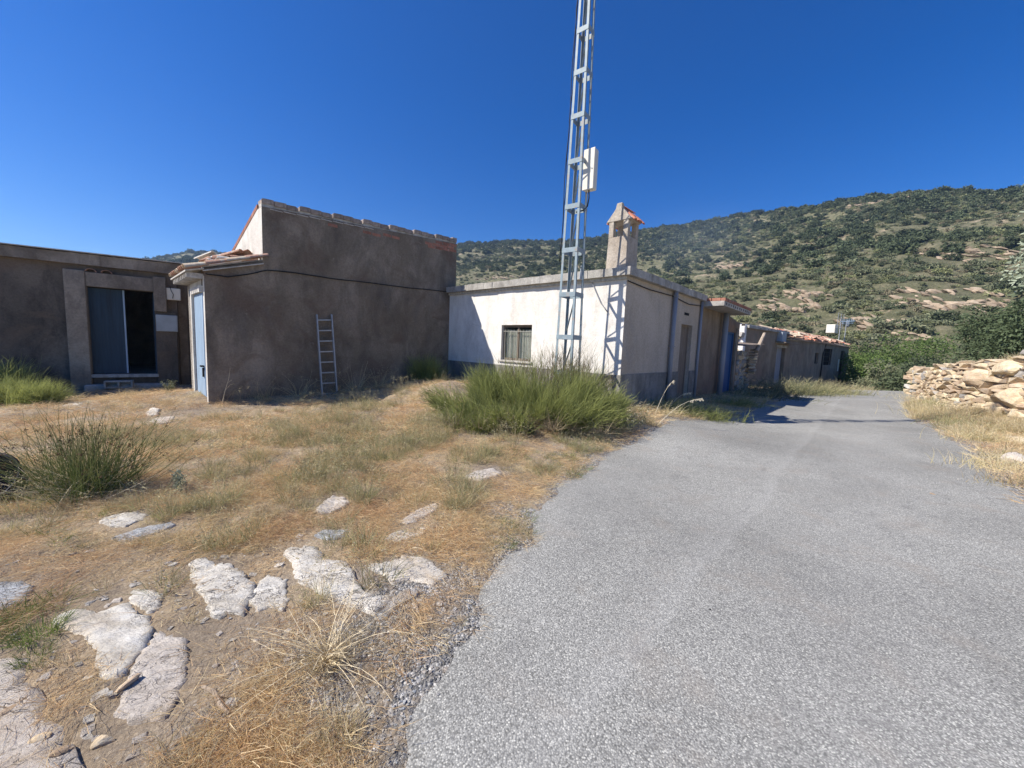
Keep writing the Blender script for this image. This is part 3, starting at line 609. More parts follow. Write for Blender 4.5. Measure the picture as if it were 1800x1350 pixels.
# parapet bricks in stepped threes
x = XB + .005; k = 0
while x < X1 - .2:
    grp = k % 3; L = .228
    zz = zt(x + L / 2) + .004 + .055 - grp * .016 + random.uniform(-.004, .004)
    bm_ = MB(); cut = .05 if grp == 2 else 0; c0 = .025 if grp == 0 else 0
    bm_.add([(0, 0, 0), (L, 0, 0), (L, .24, 0), (0, .24, 0), (0, 0, .075), (c0, 0, .10), (L - cut, 0, .10), (L, 0, .06 if cut else .10), (0, .24, .075), (c0, .24, .10), (L - cut, .24, .10), (L, .24, .06 if cut else .10)],
            [(0, 1, 7, 6, 5, 4), (3, 8, 9, 10, 11, 2), (0, 3, 2, 1), (4, 5, 9, 8), (5, 6, 10, 9), (6, 7, 11, 10), (0, 4, 8, 3), (1, 2, 11, 7)])
    bm_.build('brick', M['brick'], tb, loc=(x, .0 + random.uniform(-.006, .01), zz), rot=(0, radians(-3.8 + random.uniform(-.5, .5)), 0))
    MB().box(x, x + L + .008, .03, .22, zt(x) - .04, zz + .012).build('mortar_bed', M['mortar'], tb)
    x += L + .012 + (.012 if grp == 2 else 0); k += 1
MB().box(X1 - .16, X1, 0, .24, zt(X1) + .03, zt(X1) + .16).build('brick', M['brick'], tb)
# red bricks where the render has fallen, at the top right corner and along the gable
for r_ in range(3):
    for c_ in range(4 if r_ else 3):
        bx = X1 - .26 * (c_ + 1) - (.1 if r_ % 2 else 0); MB().box(bx, bx + .245, -.006, .0, zt(bx) - .09 - r_ * .08, zt(bx) - .02 - r_ * .08).build('brick', M['redbrick'], tb)
for bx, dz in ((-2.75, .12), (-2.5, .14), (-2.2, .10), (-1.95, .12), (-3.6, .1)):
    MB().box(bx, bx + .22, -.005, .0, zt(bx) - .10 - dz + .05, zt(bx) - .045 - dz + .06).build('brick', M['redbrick'], tb)
for k in range(11):
    y = .3 + (GB - .3) * k / 11; z = 4.20 - .7 * k / 11
    MB().hexa([(XB - .01, y, z - .02), (XB + .14, y, z - .02), (XB - .01, y + .215, z - .02 - .06), (XB + .14, y + .215, z - .08), (XB - .01, y, z + .07), (XB + .14, y, z + .07), (XB - .01, y + .215, z + .01), (XB + .14, y + .215, z + .01)]).build('brick', M['redbrick'], tb)
# mortar line under the parapet
for k in range(9):
    x = XB + .15 + k * .26; MB().box(x, x + .24, -.012, 0, zt(x) - .035, zt(x) - .018).build('mortar_line', M['mortar'], tb)
# face with the pale door
DF = (.14, 1.08, .22, 2.30)
fc = MB()
for a, b_, c_, d_ in ((.3, DF[1], DF[3], 2.62), (DF[1], 3.9, -.5, 2.62)): fc.box(X0, X0 + .28, a, min(b_, 1.9), c_, d_)
fc.box(X0 + .3, X0 + .34, .3, DF[1], -.5, 2.62)
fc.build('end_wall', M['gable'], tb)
MB().box(X0 - .003, X0, .0, .14, -.4, 2.6).build('jamb', M['gable'], tb)
dr = MB().box(X0 - .004, X0 + .006, DF[0], DF[1], DF[2], DF[3]).build('door', M['bluelit'], tb)
for k in range(6):
    a = DF[0] + .03 + .148 * k; MB().box(X0 - .014, X0 - .004, a, a + .138, DF[2] + .02, DF[3] - .02).build('plank', M['bluelit'], dr)
MB().box(X0 - .04, X0 - .014, .22, .30, .62, .80).box(X0 - .07, X0 - .014, .2, .34, .82, .85).build('handle', M['black'], dr)
MB().box(X0 - .06, X0, DF[1], DF[1] + .12, -.2, 2.42).box(X0 - .06, X0, DF[0], DF[1], DF[3], 2.42).build('door_frame', M['gable'], tb)
# low tiled wing roof: rows run up the slope
wr = MB().hexa([(X0 - .02, .0, 2.75), (XB, .0, 3.07), (X0 - .02, 1.95, 2.75), (XB, 1.95, 3.07), (X0 - .02, .0, 2.77), (XB, .0, 3.09), (X0 - .02, 1.95, 2.77), (XB, 1.95, 3.09)]).build('wing_roof', M['concrete'], tb)
sl = atan2(.32, 1.0)
for r_ in range(10):
    for c_ in range(4):
        dx = c_ * .33; x = X0 - .30 + dx; y = -.02 + r_ * .205 + random.uniform(-.015, .015)
        me = random.choice([T_a, T_b, T_b, T_a, T_w]) if c_ else random.choice([T_b, T_a])
        link('roof_tile', me, tb, (x, y, 2.79 + (x - X0) * .32 + c_ * .008 + random.uniform(0, .012)), (radians(random.uniform(-6, 6)), -sl, radians(random.uniform(-4, 4))))
for k in range(34):   # loose heap of tiles on the wing
    y = random.uniform(.7, 1.85); x = X0 + random.uniform(.15, .95)
    link('loose_tile', random.choice([T_a, T_b, T_w]), tb, (x, y, 2.90 + (x - X0) * .34 + random.uniform(0, .16) * (y - .4)), (radians(random.uniform(-25, 25)), radians(random.uniform(-30, 10)), radians(random.uniform(-60, 60))))
MB().box(X0, XB, 1.62, 1.9, -.5, 2.74).build('rear_wall', M['tall'], tb)
for k in range(9):   # eave comb: small brackets under the tiles
    y = .05 + k * .21; MB().box(X0 - .26, X0 - .0, y, y + .05, 2.60 - .06, 2.64).build('rafter_end', M['mortar'], wr)
MB().hexa([(X0 - .28, -.03, 2.64), (X0, -.03, 2.72), (X0 - .28, 1.98, 2.64), (X0, 1.98, 2.72), (X0 - .28, -.03, 2.67), (X0, -.03, 2.75), (X0 - .28, 1.98, 2.67), (X0, 1.98, 2.75)]).build('eave_board', M['mortar'], wr)
MB().bar((X0 - .02, -.035, 2.69), (XB, -.035, 3.0), .05, .022).build('verge_strip', M['mortar'], wr)

# ------------------------------------------------------------------ left building
lb = thing('left_shed', 'dark rendered shed in shade with a half-open metal double door', 'shed', LF.w(0, 0), LF.rz)
LD = (0, 1.18, .40, 2.49)
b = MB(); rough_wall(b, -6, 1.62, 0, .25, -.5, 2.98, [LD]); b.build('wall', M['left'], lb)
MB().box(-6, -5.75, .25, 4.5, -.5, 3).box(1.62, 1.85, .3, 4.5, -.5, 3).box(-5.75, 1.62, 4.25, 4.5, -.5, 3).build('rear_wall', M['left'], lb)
MB().box(-5.75, 1.62, .25, 4.25, -.5, .37).build('floor_slab', M['concrete'], lb)
rf = MB()
zr = lambda x: 3.235 + .012 * (x + 1)
for k in range(24):
    a = -6.1 + k * .335; b_ = a + .335; j = random.uniform(-.012, .012)
    rf.hexa([(a, -.12 + j, 2.98), (b_, -.12 + j, 2.98), (a, .3, 2.98), (b_, .3, 2.98), (a, -.12 + j, zr(a) - .02 + random.uniform(-.008, .008)), (b_, -.12 + j, zr(b_) - .02 + random.uniform(-.008, .008)), (a, .3, zr(a)), (b_, .3, zr(b_))])
rf.box(-6.1, 1.94, .3, 4.6, 2.98, 3.2)
rf.build('roof', M['pilaster'], lb)
for k in range(16):
    a = -5.9 + k * .49; MB().hexa([(a, -.17, zr(a) + .0), (a + .48, -.17, zr(a) + .006), (a, .35, zr(a) + .02), (a + .48, .35, zr(a) + .02), (a, -.17, zr(a) + .02), (a + .48, -.17, zr(a) + .026), (a, .35, zr(a) + .05), (a + .48, .35, zr(a) + .05)]).build('roof_sheet', M['mortar'], lb)
MB().box(-.34, -.0, -.16, 0, -.3, 2.84).build('pilaster', M['pilaster'], lb, bevel=.01)
MB().box(1.18, 1.42, -.16, 0, 2.0, 2.87).build('pilaster', M['pilaster'], lb, bevel=.01)
MB().box(1.18, 1.60, -.10, 0, -.3, 2.0).build('pier', M['left'], lb, bevel=.01)
MB().box(.0, 1.18, -.12, 0, 2.49, 2.82).build('lintel', M['pilaster'], lb, bevel=.008)
for tx in (.10, .36): link('roof_tile', T_a, lb, (tx, -.14, 2.83), (radians(3), radians(-4), radians(92)))
MB().box(-.0, 1.2, -.14, .25, .32, .40).build('sill', M['concrete'], lb, bevel=.006)
MB().box(-.1, 1.5, -.34, 0, -.3, .16).build('step', M['concrete'], lb, bevel=.015)
# leaves of the door
d1 = MB().box(.0, .62, .07, .1, .41, 2.47).build('door', M['bluedoor'], lb)
for k in range(10): MB().box(.035 + k * .056, .05 + k * .056, .062, .07, .46, 2.42).build('rib', M['bluedoor'], d1)
MB().box(.59, .62, .055, .07, .41, 2.47).build('edge_strip', M['bluelit'], d1)
MB().box(1.13, 1.16, .1, .66, .41, 2.47).build('door', M['bluedoor'], lb)
MB().box(1.20, 1.62, -.16, -.10, 1.50, 1.92).build('meter_box', M['greybox'], lb, bevel=.008)
MB().box(1.22, 1.60, -.165, -.16, 1.52, 1.90).build('meter_door', M['greybox'], lb, bevel=.002)
MB().box(1.42, 1.70, -.11, 0, 2.32, 2.62).build('junction_box', M['cream'], lb, bevel=.01)
MB().tube([(1.5, -.12, 2.66), (1.52, -.13, 2.55), (1.56, -.125, 2.46), (1.54, -.12, 2.36)], .007, 5).build('box_cable', M['black'], lb)
# hollow concrete block below the sill
hb = MB(); o_ = LF.w(.5, -.46); cb = thing('concrete_block', 'hollow concrete block lying below the metal door sill', 'block', (*o_[:2], gh(*o_[:2]) + .02), LF.rz)
for a, b_, c_, d_ in ((-.25, .25, 0, .035), (-.25, .25, .145, .18)): hb.box(a, b_, 0, .2, c_, d_)
for a in (-.25, -.018, .215): hb.box(a, a + .035, 0, .2, .035, .145)
hb.box(-.215, .215, .16, .195, .035, .145)
hb.build('body', M['concrete'], cb, bevel=.004)

# ------------------------------------------------------------------ rendered house with the flat canopy
uh = thing('canopy_house', 'grey-brown rendered house with a brick-edged concrete canopy and a blue door', 'house', WF.w(4.75, 0), WF.rz)
UD = (3.12, 4.22, .0, 2.30); UL = 4.75
b = MB(); rough_wall(b, .0, UL, .03, .28, -.5, lambda x: 2.86 if x < 3.2 else 2.72, [UD]); b.build('wall', M['unit'], uh)
MB().box(.0, .2, .28, 4.5, -.5, 2.86).box(UL - .25, UL, .28, 4.5, -.5, 2.7).box(.2, UL - .25, 4.25, 4.5, -.5, 2.7).build('rear_wall', M['unit'], uh)
MB().box(.01, UL, .3, 4.5, 2.72, 2.85).build('roof', M['concrete'], uh)
cn = MB().box(.02, 3.25, -.60, .3, 2.86, 3.0).build('canopy', M['concrete'], uh, bevel=.006)
for k in range(13):
    a = .03 + k * .248; MB().box(a, a + .236, -.615, -.50, 3.0, 3.085).build('brick', M['redbrick'], uh, bevel=.004)
for k in range(3): MB().box(.02, .13, -.49 + k * .25, -.26 + k * .25, 3.0, 3.085).build('brick', M['redbrick'], uh, bevel=.004)
for k in range(12):
    a = .2 + k * .25; MB().box(a, a + .06, -.604, -.6, 2.9, 2.96).build('slot', M['dark'], cn)
d = MB().box(UD[0] + .05, UD[1] - .05, .14, .17, UD[2], UD[3] - .05).build('door', M['bluedeep'], uh)
for k in range(7): MB().box(UD[0] + .06 + k * .142, UD[0] + .19 + k * .142, .128, .14, UD[2] + .03, UD[3] - .08).build('plank', M['bluedeep'], d)
MB().box(UD[0], UD[0] + .05, .08, .2, UD[2], UD[3]).box(UD[1] - .05, UD[1], .08, .2, UD[2], UD[3]).box(UD[0] + .05, UD[1] - .05, .08, .2, UD[3] - .05, UD[3]).build('door_frame', M['bluedeep'], uh)
MB().box(UD[1], UD[1] + .14, -.03, .03, -.2, 2.45).build('jamb', M['pilaster'], uh)
MB().tube([(2.2, -.12, -.2), (2.2, -.12, 2.86)], .09, 14).build('downpipe', M['pipe'], uh, smooth=True)
MB().bar((3.5, -.35, 2.55), (4.3, -.2, 2.62), .09, .07).build('beam_stub', M['log'], uh)
MB().tube([(-.12, -.05, -.2), (-.12, -.05, 3.1)], .04, 8).build('corner_post', M['pipe'], uh, smooth=True)

# ------------------------------------------------------------------ stones
def hull_mesh(name, dims, mat, n=16, seed=0, power=.38, flat=.0):
    rg = random.Random(seed); bm = bmesh.new()
    for k in range(n):
        v = Vector([rg.gauss(0, 1) for _ in range(3)]).normalized()
        v = Vector([math.copysign(abs(c) ** power, c) for c in v]); m_ = max(abs(c) for c in v); v = v / max(m_, .75) * rg.uniform(.85, 1)
        bm.verts.new([v[i] * dims[i] / 2 for i in range(3)])
    r = bmesh.ops.convex_hull(bm, input=bm.verts); bmesh.ops.delete(bm, geom=[e for e in r['geom_interior'] if isinstance(e, bmesh.types.BMVert)], context='VERTS')
    bmesh.ops.recalc_face_normals(bm, faces=bm.faces); me = bpy.data.meshes.new(name); bm.to_mesh(me); bm.free(); me.materials.append(mat); return me
def rock_mesh(name, dims, mat, seed=0, sub=3, cuts=9, amp=.07):
    rg = random.Random(seed); bm = bmesh.new(); bmesh.ops.create_icosphere(bm, subdivisions=sub, radius=1)
    pl = [(Vector([rg.gauss(0, 1) for _ in range(3)]).normalized(), rg.uniform(.55, .85)) for _ in range(cuts)]
    from mathutils import noise as mn
    for v in bm.verts:
        p = v.co.copy()
        for n_, d_ in pl:
            e = p.dot(n_) - d_
            if e > 0: p -= n_ * e * .92
        p *= 1 + amp * mn.noise(p * 2.2 + Vector((seed, 0, 0))) + amp * .5 * mn.noise(p * 6 + Vector((0, seed, 0)))
        v.co = Vector([p[i] * dims[i] / 1.5 for i in range(3)])
    me = bpy.data.meshes.new(name); bm.to_mesh(me); bm.free(); me.materials.append(mat); return me
WS = [hull_mesh('wall_stone', (1, 1, 1), M[['wallrock', 'wallrock', 'wallrock2', 'wallrock', 'wallrock2', 'wallrock', 'greyrock'][i % 7]], 15, 100 + i) for i in range(14)]
GS = [hull_mesh('grey_stone', (1, 1, 1), M['greyrock'], 15, 300 + i) for i in range(6)]

# ------------------------------------------------------------------ ruined stone shed between the houses
ru = thing('ruined_stone_shed', 'low ruined stone shed with a broken slab roof beside the blue door', 'ruin', WF.w(9.75, .1), WF.rz)
def stone_course(parent, x0, x1, y0, z0, ztop, depth, hmin, hmax, lmin, lmax, meshes, jit=.02, yfun=None, name='stone', ends=True):
    z = z0; cnt = 0
    while z < max(ztop(x0), ztop(x1), ztop((x0 + x1) / 2)):
        h = random.uniform(hmin, hmax); x = x0 + random.uniform(-.1, .05)
        while x < x1:
            L = random.uniform(lmin, lmax)
            if z + h * .6 < ztop(x + L / 2):
                hh = h * random.uniform(.85, 1.25)
                link(name, random.choice(meshes), parent, (x + L / 2, y0 + random.uniform(-jit, jit) + (yfun(x) if yfun else 0), z + h / 2), (radians(random.uniform(-6, 6)), radians(random.uniform(-7, 7)), radians(random.uniform(-9, 9))), (L * 1.06, depth, hh * 1.1)); cnt += 1
            x += L
        z += h
    return cnt
MB().box(.08, 1.9, .12, .5, -.3, 1.6).build('core', M['dark'], ru)
stone_course(ru, 0, 2.0, .08, -.1, lambda x: 1.75 - .1 * x, .3, .13, .22, .25, .5, WS + GS)
stone_course(ru, 2.0, 2.5, .15, -.1, lambda x: 1.5 - .5 * (x - 2), .34, .13, .22, .25, .4, WS)
rs = MB().hexa([(-.15, -.35, 1.83), (2.7, -.45, 1.96), (-.15, .7, 1.87), (2.3, .8, 2.02), (-.15, -.35, 1.87), (2.7, -.45, 1.99), (-.15, .7, 1.92), (2.3, .8, 2.07)])
rs.build('roof_slab', M['wood'], ru)
# lit rubble of its end wall: whitish stone ends
for k in range(9): link('stone', random.choice(WS), ru, (1.75 + random.uniform(-.05, .05), -.22 + random.uniform(-.03, .03), 1.7 - k * .12), (0, 0, radians(random.uniform(-20, 20))), (.3, .3, .11))
q = WF.w(11.3, -.25, 1.65); lg = MB().tube([(0, 0, 0), (.3, -.05, .32), (.75, -.1, .78)], [.09, .08, .065], 8).build('log_beam', M['log'], None, loc=q, rot=(0, 0, WF.rz)); tag(lg, 'short weathered log sticking up from the ruined shed roof', 'log')

# ------------------------------------------------------------------ far house
def fx(px, py): return FF.face(px, py)
fh = thing('far_house', 'long low old house with ragged red roof tiles further down the lane', 'house', FF.w(0, 0), FF.rz)
xa = fx(1385, 583)[0]; xe = fx(1489, 640)[0]
print('far', xa, xe, fx(1450, 607), fx(1462, 636), fx(1366, 612), fx(1380, 660), fx(1385, 600))
fd = [fx(1366, 612)[0], fx(1381, 612)[0], -.6, 1.95]; fw = [fx(1450, 610)[0], fx(1464, 610)[0], 1.0, 2.15]; fw2 = [fx(1433, 622)[0], fx(1439, 622)[0], 1.1, 1.8]
fd2 = [fx(1478, 620)[0], fx(1486, 620)[0], -.6, 2.1]
b = MB(); rough_wall(b, 0.25, xa, 0, .3, -1.2, 2.75, [fd]); rough_wall(b, xa, xe, 0, .3, -1.2, lambda x: 2.45, [fw2, fw, fd2]); b.build('wall', M['far'], fh)
g = MB().box(0, .25, 0, 3.2, -1.2, 2.9); g.build('end_wall', M['whitewash'], fh, bevel=.02)
for k in range(48):
    link('stone', random.choice(GS + WS), fh, (random.uniform(-.05, .05), random.uniform(.0, 3.1), random.uniform(1.2, 2.9)), (random.uniform(-.3, .3), random.uniform(-.3, .3), random.uniform(-.3, .3)), (.25, .35, .25))
MB().box(.25, xe, 3.0, 3.3, -1.2, 2.4).box(xe - .3, xe, .3, 3.0, -1.2, 2.4).build('rear_wall', M['far'], fh)
rf = MB()
for k in range(12):
    a = .2 + (xa - .2) * k / 12; b_ = .2 + (xa - .2) * (k + 1) / 12; rf.box(a, b_, -.12 + random.uniform(-.03, .03), 3.2, 2.75, 2.88 + random.uniform(-.01, .02)); 
rf.build('roof', M['concrete'], fh)
MB().box(.3, xa - .1, .9, 1.1, 2.89, 3.1).build('roof_kerb', M['mortar'], fh)
MB().hexa([(xa, -.1, 2.45), (xe, -.1, 2.4), (xa, 3.3, 3.5), (xe, 3.3, 3.3), (xa, -.1, 2.5), (xe, -.1, 2.45), (xa, 3.3, 3.6), (xe, 3.3, 3.4)]).build('roof', M['wood'], fh)
nt_ = int((xe - xa) / .26); tg = []
for c_ in range(nt_):
    for r_ in range(7):
        if c_ > nt_ * .72 and random.random() < .35 + .3 * (c_ / nt_ > .85): continue
        tg.append((xa + .12 + c_ * .26 + random.uniform(-.05, .05), -.2 + r_ * .42 + random.uniform(-.1, .1), 2.54 + r_ * .42 * .32 + random.uniform(-.01, .16), random.uniform(-.6, .6)))
tg.sort(key=lambda t: t[1])
for (x, y, z, r_) in tg[:190]:
    link('roof_tile', random.choice([T_a, T_a, T_or, T_a, T_b]), fh, (x, y, z), (random.uniform(-.2, .2), -.2 + random.uniform(-.15, .1), pi / 2 + r_), (1.1, 1.25, 1.2) if random.random() > .3 else (1.6, 1.6, 1.6))
dr = MB().box(fd[0] + .05, fd[1] - .05, .16, .2, fd[2], fd[3]).build('door', M['pipe'], fh)
MB().hexa([(fd[0] - .4, -.5, 2.2), (fd[1] + .5, -.5, 2.14), (fd[0] - .4, 0, 2.26), (fd[1] + .5, 0, 2.2), (fd[0] - .4, -.5, 2.24), (fd[1] + .5, -.5, 2.18), (fd[0] - .4, 0, 2.31), (fd[1] + .5, 0, 2.25)]).build('door_canopy', M['wood'], fh)
MB().box(fd[0] - .15, fd[1] + .15, -.03, 0, fd[3], fd[3] + .15).build('lintel', M['concrete'], fh)
w = MB().box(fw[0] + .04, fw[1] - .04, .15, .18, fw[2], fw[3]).build('window', M['dark'], fh)
for k in range(5): MB().box(fw[0] + .1 + k * (fw[1] - fw[0] - .22) / 4, fw[0] + .13 + k * (fw[1] - fw[0] - .22) / 4, .02, .045, fw[2], fw[3]).build('bar', M['black'], w)
for k in range(3): MB().box(fw[0], fw[1], .02, .04, fw[2] + .25 + k * .32, fw[2] + .28 + k * .32).build('bar', M['black'], w)
MB().box(fw2[0], fw2[1], .12, .15, fw2[2], fw2[3]).build('window', M['dark'], fh)
MB().box(fd2[0], fd2[1], .15, .18, fd2[2], fd2[3]).build('door', M['black'], fh)
xx, zz = fx(1369, 594); MB().box(xx - .3, xx + .35, -.25, 0, zz - .28, zz + .3).build('meter_box', M['greybox'], fh, bevel=.01)
xx, zz = fx(1473, 642); MB().box(xx - .12, xx + .12, -.03, 0, zz - .45, zz + .45).build('notice', M['cream'], fh)
xx = fx(1445, 620)[0]; MB().tube([(xx, -.05, -.8), (xx + .05, -.06, 1.8), (xx + .5, -.06, 2.45)], .035, 6).build('downpipe', M['black'], fh)
# tank and aerials on its roof
xx, zz = FF.face(1463, 578, 1.4); q = FF.w(xx, 1.4, zz); tk = MB().box(-.55, .55, -.3, .3, -.38, .34).build('water_tank', M['cream'], None, bevel=.03, loc=q, rot=(0, 0, FF.rz)); tag(tk, 'small white roof tank beside the television aerials', 'tank')
def aerial(px, zt_, label, grid):
    x, z = FF.face(px, 598, .8); t = thing('television_aerial', label, 'aerial', FF.w(x, .8, 2.6), FF.rz)
    H_ = zt_ - 2.6; MB().tube([(0, 0, 0), (.02, 0, H_)], .035, 6).build('mast', M['alu'], t)
    if grid:
        b = MB()
        for k in range(7): b.tube([(-.9, 0, H_ - .95 + k * .2), (.9, 0, H_ - .95 + k * .2)], .016, 4)
        for k in range(3): b.tube([(-.9 + k * .9, .02, H_ - .95), (-.9 + k * .9, .02, H_ + .25)], .02, 4)
        b.build('reflector', M['alu'], t)
        b = MB().tube([(0, 0, H_ - .4), (-.6, -1.0, H_ - .4)], .02, 5)
        for k in range(7): b.tube([(-.06 * k - .05, -.12 - .12 * k, H_ - .62), (-.06 * k - .05, -.12 - .12 * k, H_ - .18)], .014, 4)
        b.build('boom', M['bluelit'], t)
    else:
        b = MB().tube([(-.5, -.1, H_ - .1), (.5, .1, H_ + .05)], .02, 5)
        for k in range(8): b.tube([(-.45 + .13 * k, -.1, H_ - .35), (-.45 + .13 * k, -.1, H_ + .15)], .014, 4)
        b.build('boom', M['alu'], t)
aerial(1474, 4.9, 'television aerial with a wide rectangular wire reflector on the far roof', True)
aerial(1484, 4.6, 'thinner television aerial standing right of the wire reflector', False)

# ------------------------------------------------------------------ steel lattice mast
mx, my = 1.122, 7.93; mz = gh(mx, my)
ms = thing('lattice_mast', 'tall blue-grey steel lattice mast rising from the broom bush', 'mast', (mx, my, 0), radians(54))
HT = 12.5; wb, wt = .205, .062          # half widths at foot and head
hw = lambda z: wb + (wt - wb) * (z / HT)
cr = [(1, 1), (-1, 1), (-1, -1), (1, -1)]
for sx, sy in cr:
    b = MB()
    # angle iron: two thin plates
    a0 = hw(mz - .2); a1 = hw(HT); t_ = .046
    def P(s1, s2, z, h): return (sx * h * 1 - sx * s1, sy * h - sy * s2, z)
    for (u1, u2) in (((0, t_), (0, .007)), ((0, .007), (.007, t_))):
        V = []
        for z, h in ((mz - .2, a0), (HT, a1)):
            for v_ in u2:
                for u_ in u1: V.append(P(u_, v_, z, h))
        b.hexa(V)
    b.build('leg', M['steel'], ms)
lv = [z for z in (atr(1000, py, my)[2] for py in (655, 593, 519, 442, 366, 287, 208, 131, 57))]
while lv[-1] < HT - .9: lv.append(lv[-1] + .88)
for z in lv:
    h = hw(z); b_ = .045 if z > lv[0] + .1 else .05
    for i in range(4):
        (ax, ay), (bx, by) = cr[i], cr[(i + 1) % 4]
        k = 1.012; mb = MB()
        if ax == bx: x0 = ax * h * k; mb.box(min(x0, x0 + ax * .006), max(x0, x0 + ax * .006), -h, h, z - b_, z + b_)
        else: y0 = ay * h * k; mb.box(-h, h, min(y0, y0 + ay * .006), max(y0, y0 + ay * .006), z - b_, z + b_)
        mb.build('batten_plate', M['steel'], ms)
for i in range(len(lv) - 1):
    h0, h1 = hw(lv[i]) - .02, hw(lv[i + 1]) - .02
    MB().bar((-h1, -h1, lv[i + 1] - .1), (h0 * .9, h0 * .9, lv[i] + .12), .03, .006).build('diagonal', M['steel'], ms)
z = lv[3]; MB().add([(-hw(z) * .3, -hw(z) - .02, z - .55), (hw(z) * .4, -hw(z) - .02, z - .55), (0, -hw(z) - .02, z - .28), (-hw(z) * .3, -hw(z) - .01, z - .55), (hw(z) * .4, -hw(z) - .01, z - .55), (0, -hw(z) - .01, z - .28)], [(0, 1, 2), (3, 5, 4), (0, 3, 4, 1), (1, 4, 5, 2), (2, 5, 3, 0)]).build('warning_plate', M['greybox'], ms)
# box on the mast
bz0 = atr(1035, 338, my)[2]; bz1 = atr(1035, 268, my)[2]; bc = atr(1037, 300, my - .1)
eb = thing('electric_box', 'pale cream electric box strapped high on the lattice mast', 'box', (bc[0], bc[1], (bz0 + bz1) / 2), radians(-38))
hh = (bz1 - bz0) / 2
MB().box(-.115, .115, -.035, .10, -hh, hh).build('body', M['cream'], eb, bevel=.012)
MB().box(-.12, .12, -.062, -.035, -hh - .008, hh + .008).build('lid', M['cream'], eb, bevel=.01)
MB().tube([(.07, -.062, 0), (.07, -.072, 0)], .013, 8).build('lock', M['greybox'], eb)
MB().box(-.2, -.09, .06, .09, hh - .12, hh - .08).box(-.2, -.09, .06, .09, -hh + .08, -hh + .12).build('bracket', M['steel'], eb)
q0 = np.array([bc[0], bc[1], bz0])
def cable(pts, r, label, name='cable', cat='cable', mat='black'):
    return tag(MB().tube(pts, r, 6).build(name, M[mat], smooth=True), label, cat)
cable([q0 + [0, 0, .02], q0 + [.01, 0, -.15], q0 + [-.01, 0, -.3], q0 + [-.09, 0, -.38], q0 + [-.22, 0, -.42]], .014, 'short black cable looping out of the bottom of the mast box')
lg_ = lambda z, dx=0, dy=0: np.array([mx - hw(z) * 1.42 * .98 + dx, my + hw(z) * .15 + dy, z])
for i, dx in enumerate((-.018, -.034)):
    pts = [lg_(z, dx + .012 * sin(z * 3.1 + i * 2.2) + (.0 if i else .01 * sin(z * 7)), -.03) for z in np.arange(3.2, HT, .22)]
    cable(pts, .008, ['black cable strapped along the left leg of the mast, inner one', 'black cable strapped along the left leg of the mast, outer one'][i])

# ------------------------------------------------------------------ ladder
la = [WF.face(556, 553, Ly - .02), WF.face(582, 553, Ly - .02)]; lbt = [WF.face(566, 690, Ly - .3), WF.face(592, 688, Ly - .3)]
ldr = thing('ladder', 'plain aluminium ladder leaning on the tall brown wall', 'ladder', WF.w(la[0][0], Ly - .2), WF.rz)
x0 = la[0][0]
def LL(k, t): # rail k 0/1, t 0..1 up
    a = Vector((lbt[k][0] - x0, -.12 + .2 - .2, .08)); b = Vector((la[k][0] - x0, .165, la[k][1])); return a + (b - a) * t
for k in (0, 1): MB().bar(LL(k, 0), LL(k, 1), .03, .055, (0, 1, 0)).build('rail', M['alu'], ldr)
for k in range(8):
    t = .06 + k * .125
    if t < 1: MB().bar(LL(0, t), LL(1, t), .03, .03).build('rung', M['alu'], ldr)

# ------------------------------------------------------------------ cables on the walls
def wallpts(pxs, y, n=6, jit=.004):
    out = []
    P = [WF.w(WF.face(px, py, y)[0], y, WF.face(px, py, y)[1]) for px, py in pxs]
    for a, b in zip(P[:-1], P[1:]):
        for k in range(n): out.append(a + (b - a) * k / n + np.array([0, 0, random.uniform(-jit, jit)]))
    return out + [P[-1]]
cable(wallpts([(361, 481), (400, 487), (440, 481), (470, 475), (520, 480), (580, 489), (650, 497), (720, 506), (787, 513)], Ly - .02, 3, .006), .012, 'black cable clipped across the whole tall brown wall')
def frontpts(pxs, x=-.07, n=8, jit=.01, ph=0):
    out = []; P = []
    for px, py in pxs:
        d = ray(px, py); O = np.array([0, 0, EYE]); t = ((WF.w(x, 0) - O) @ WF.x) / (d @ WF.x); P.append(O + d * t)
    i = 0
    for a, b in zip(P[:-1], P[1:]):
        for k in range(n): out.append(a + (b - a) * k / n + np.array([0, 0, jit * sin(i * .9 + ph)]) + WF.x * jit * .6 * cos(i * .9 + ph)); i += 1
    return out + [P[-1]]
fp = [(790, 512), (830, 509), (880, 503), (930, 497), (980, 491), (1040, 484), (1100, 478)]
cable(frontpts(fp), .010, 'twisted black cable under the white house eave, upper strand'); cable(frontpts(fp, ph=pi), .009, 'twisted black cable under the white house eave, lower strand')
cable(frontpts([(1043, 486), (1040, 494), (1047, 512), (1056, 532), (1068, 549)], -.03, 4, .002), .010, 'grey cable drooping down the white wall beside the mast shadow', mat='pipe')
P = [WF.w(x, -.03, z) for x, z in ((.0, 2.90), (1, 2.86), (2.4, 2.88), (3.6, 2.8), (4.7, 2.86))]; cable(P, .011, 'black cable along the shaded side of the white house')

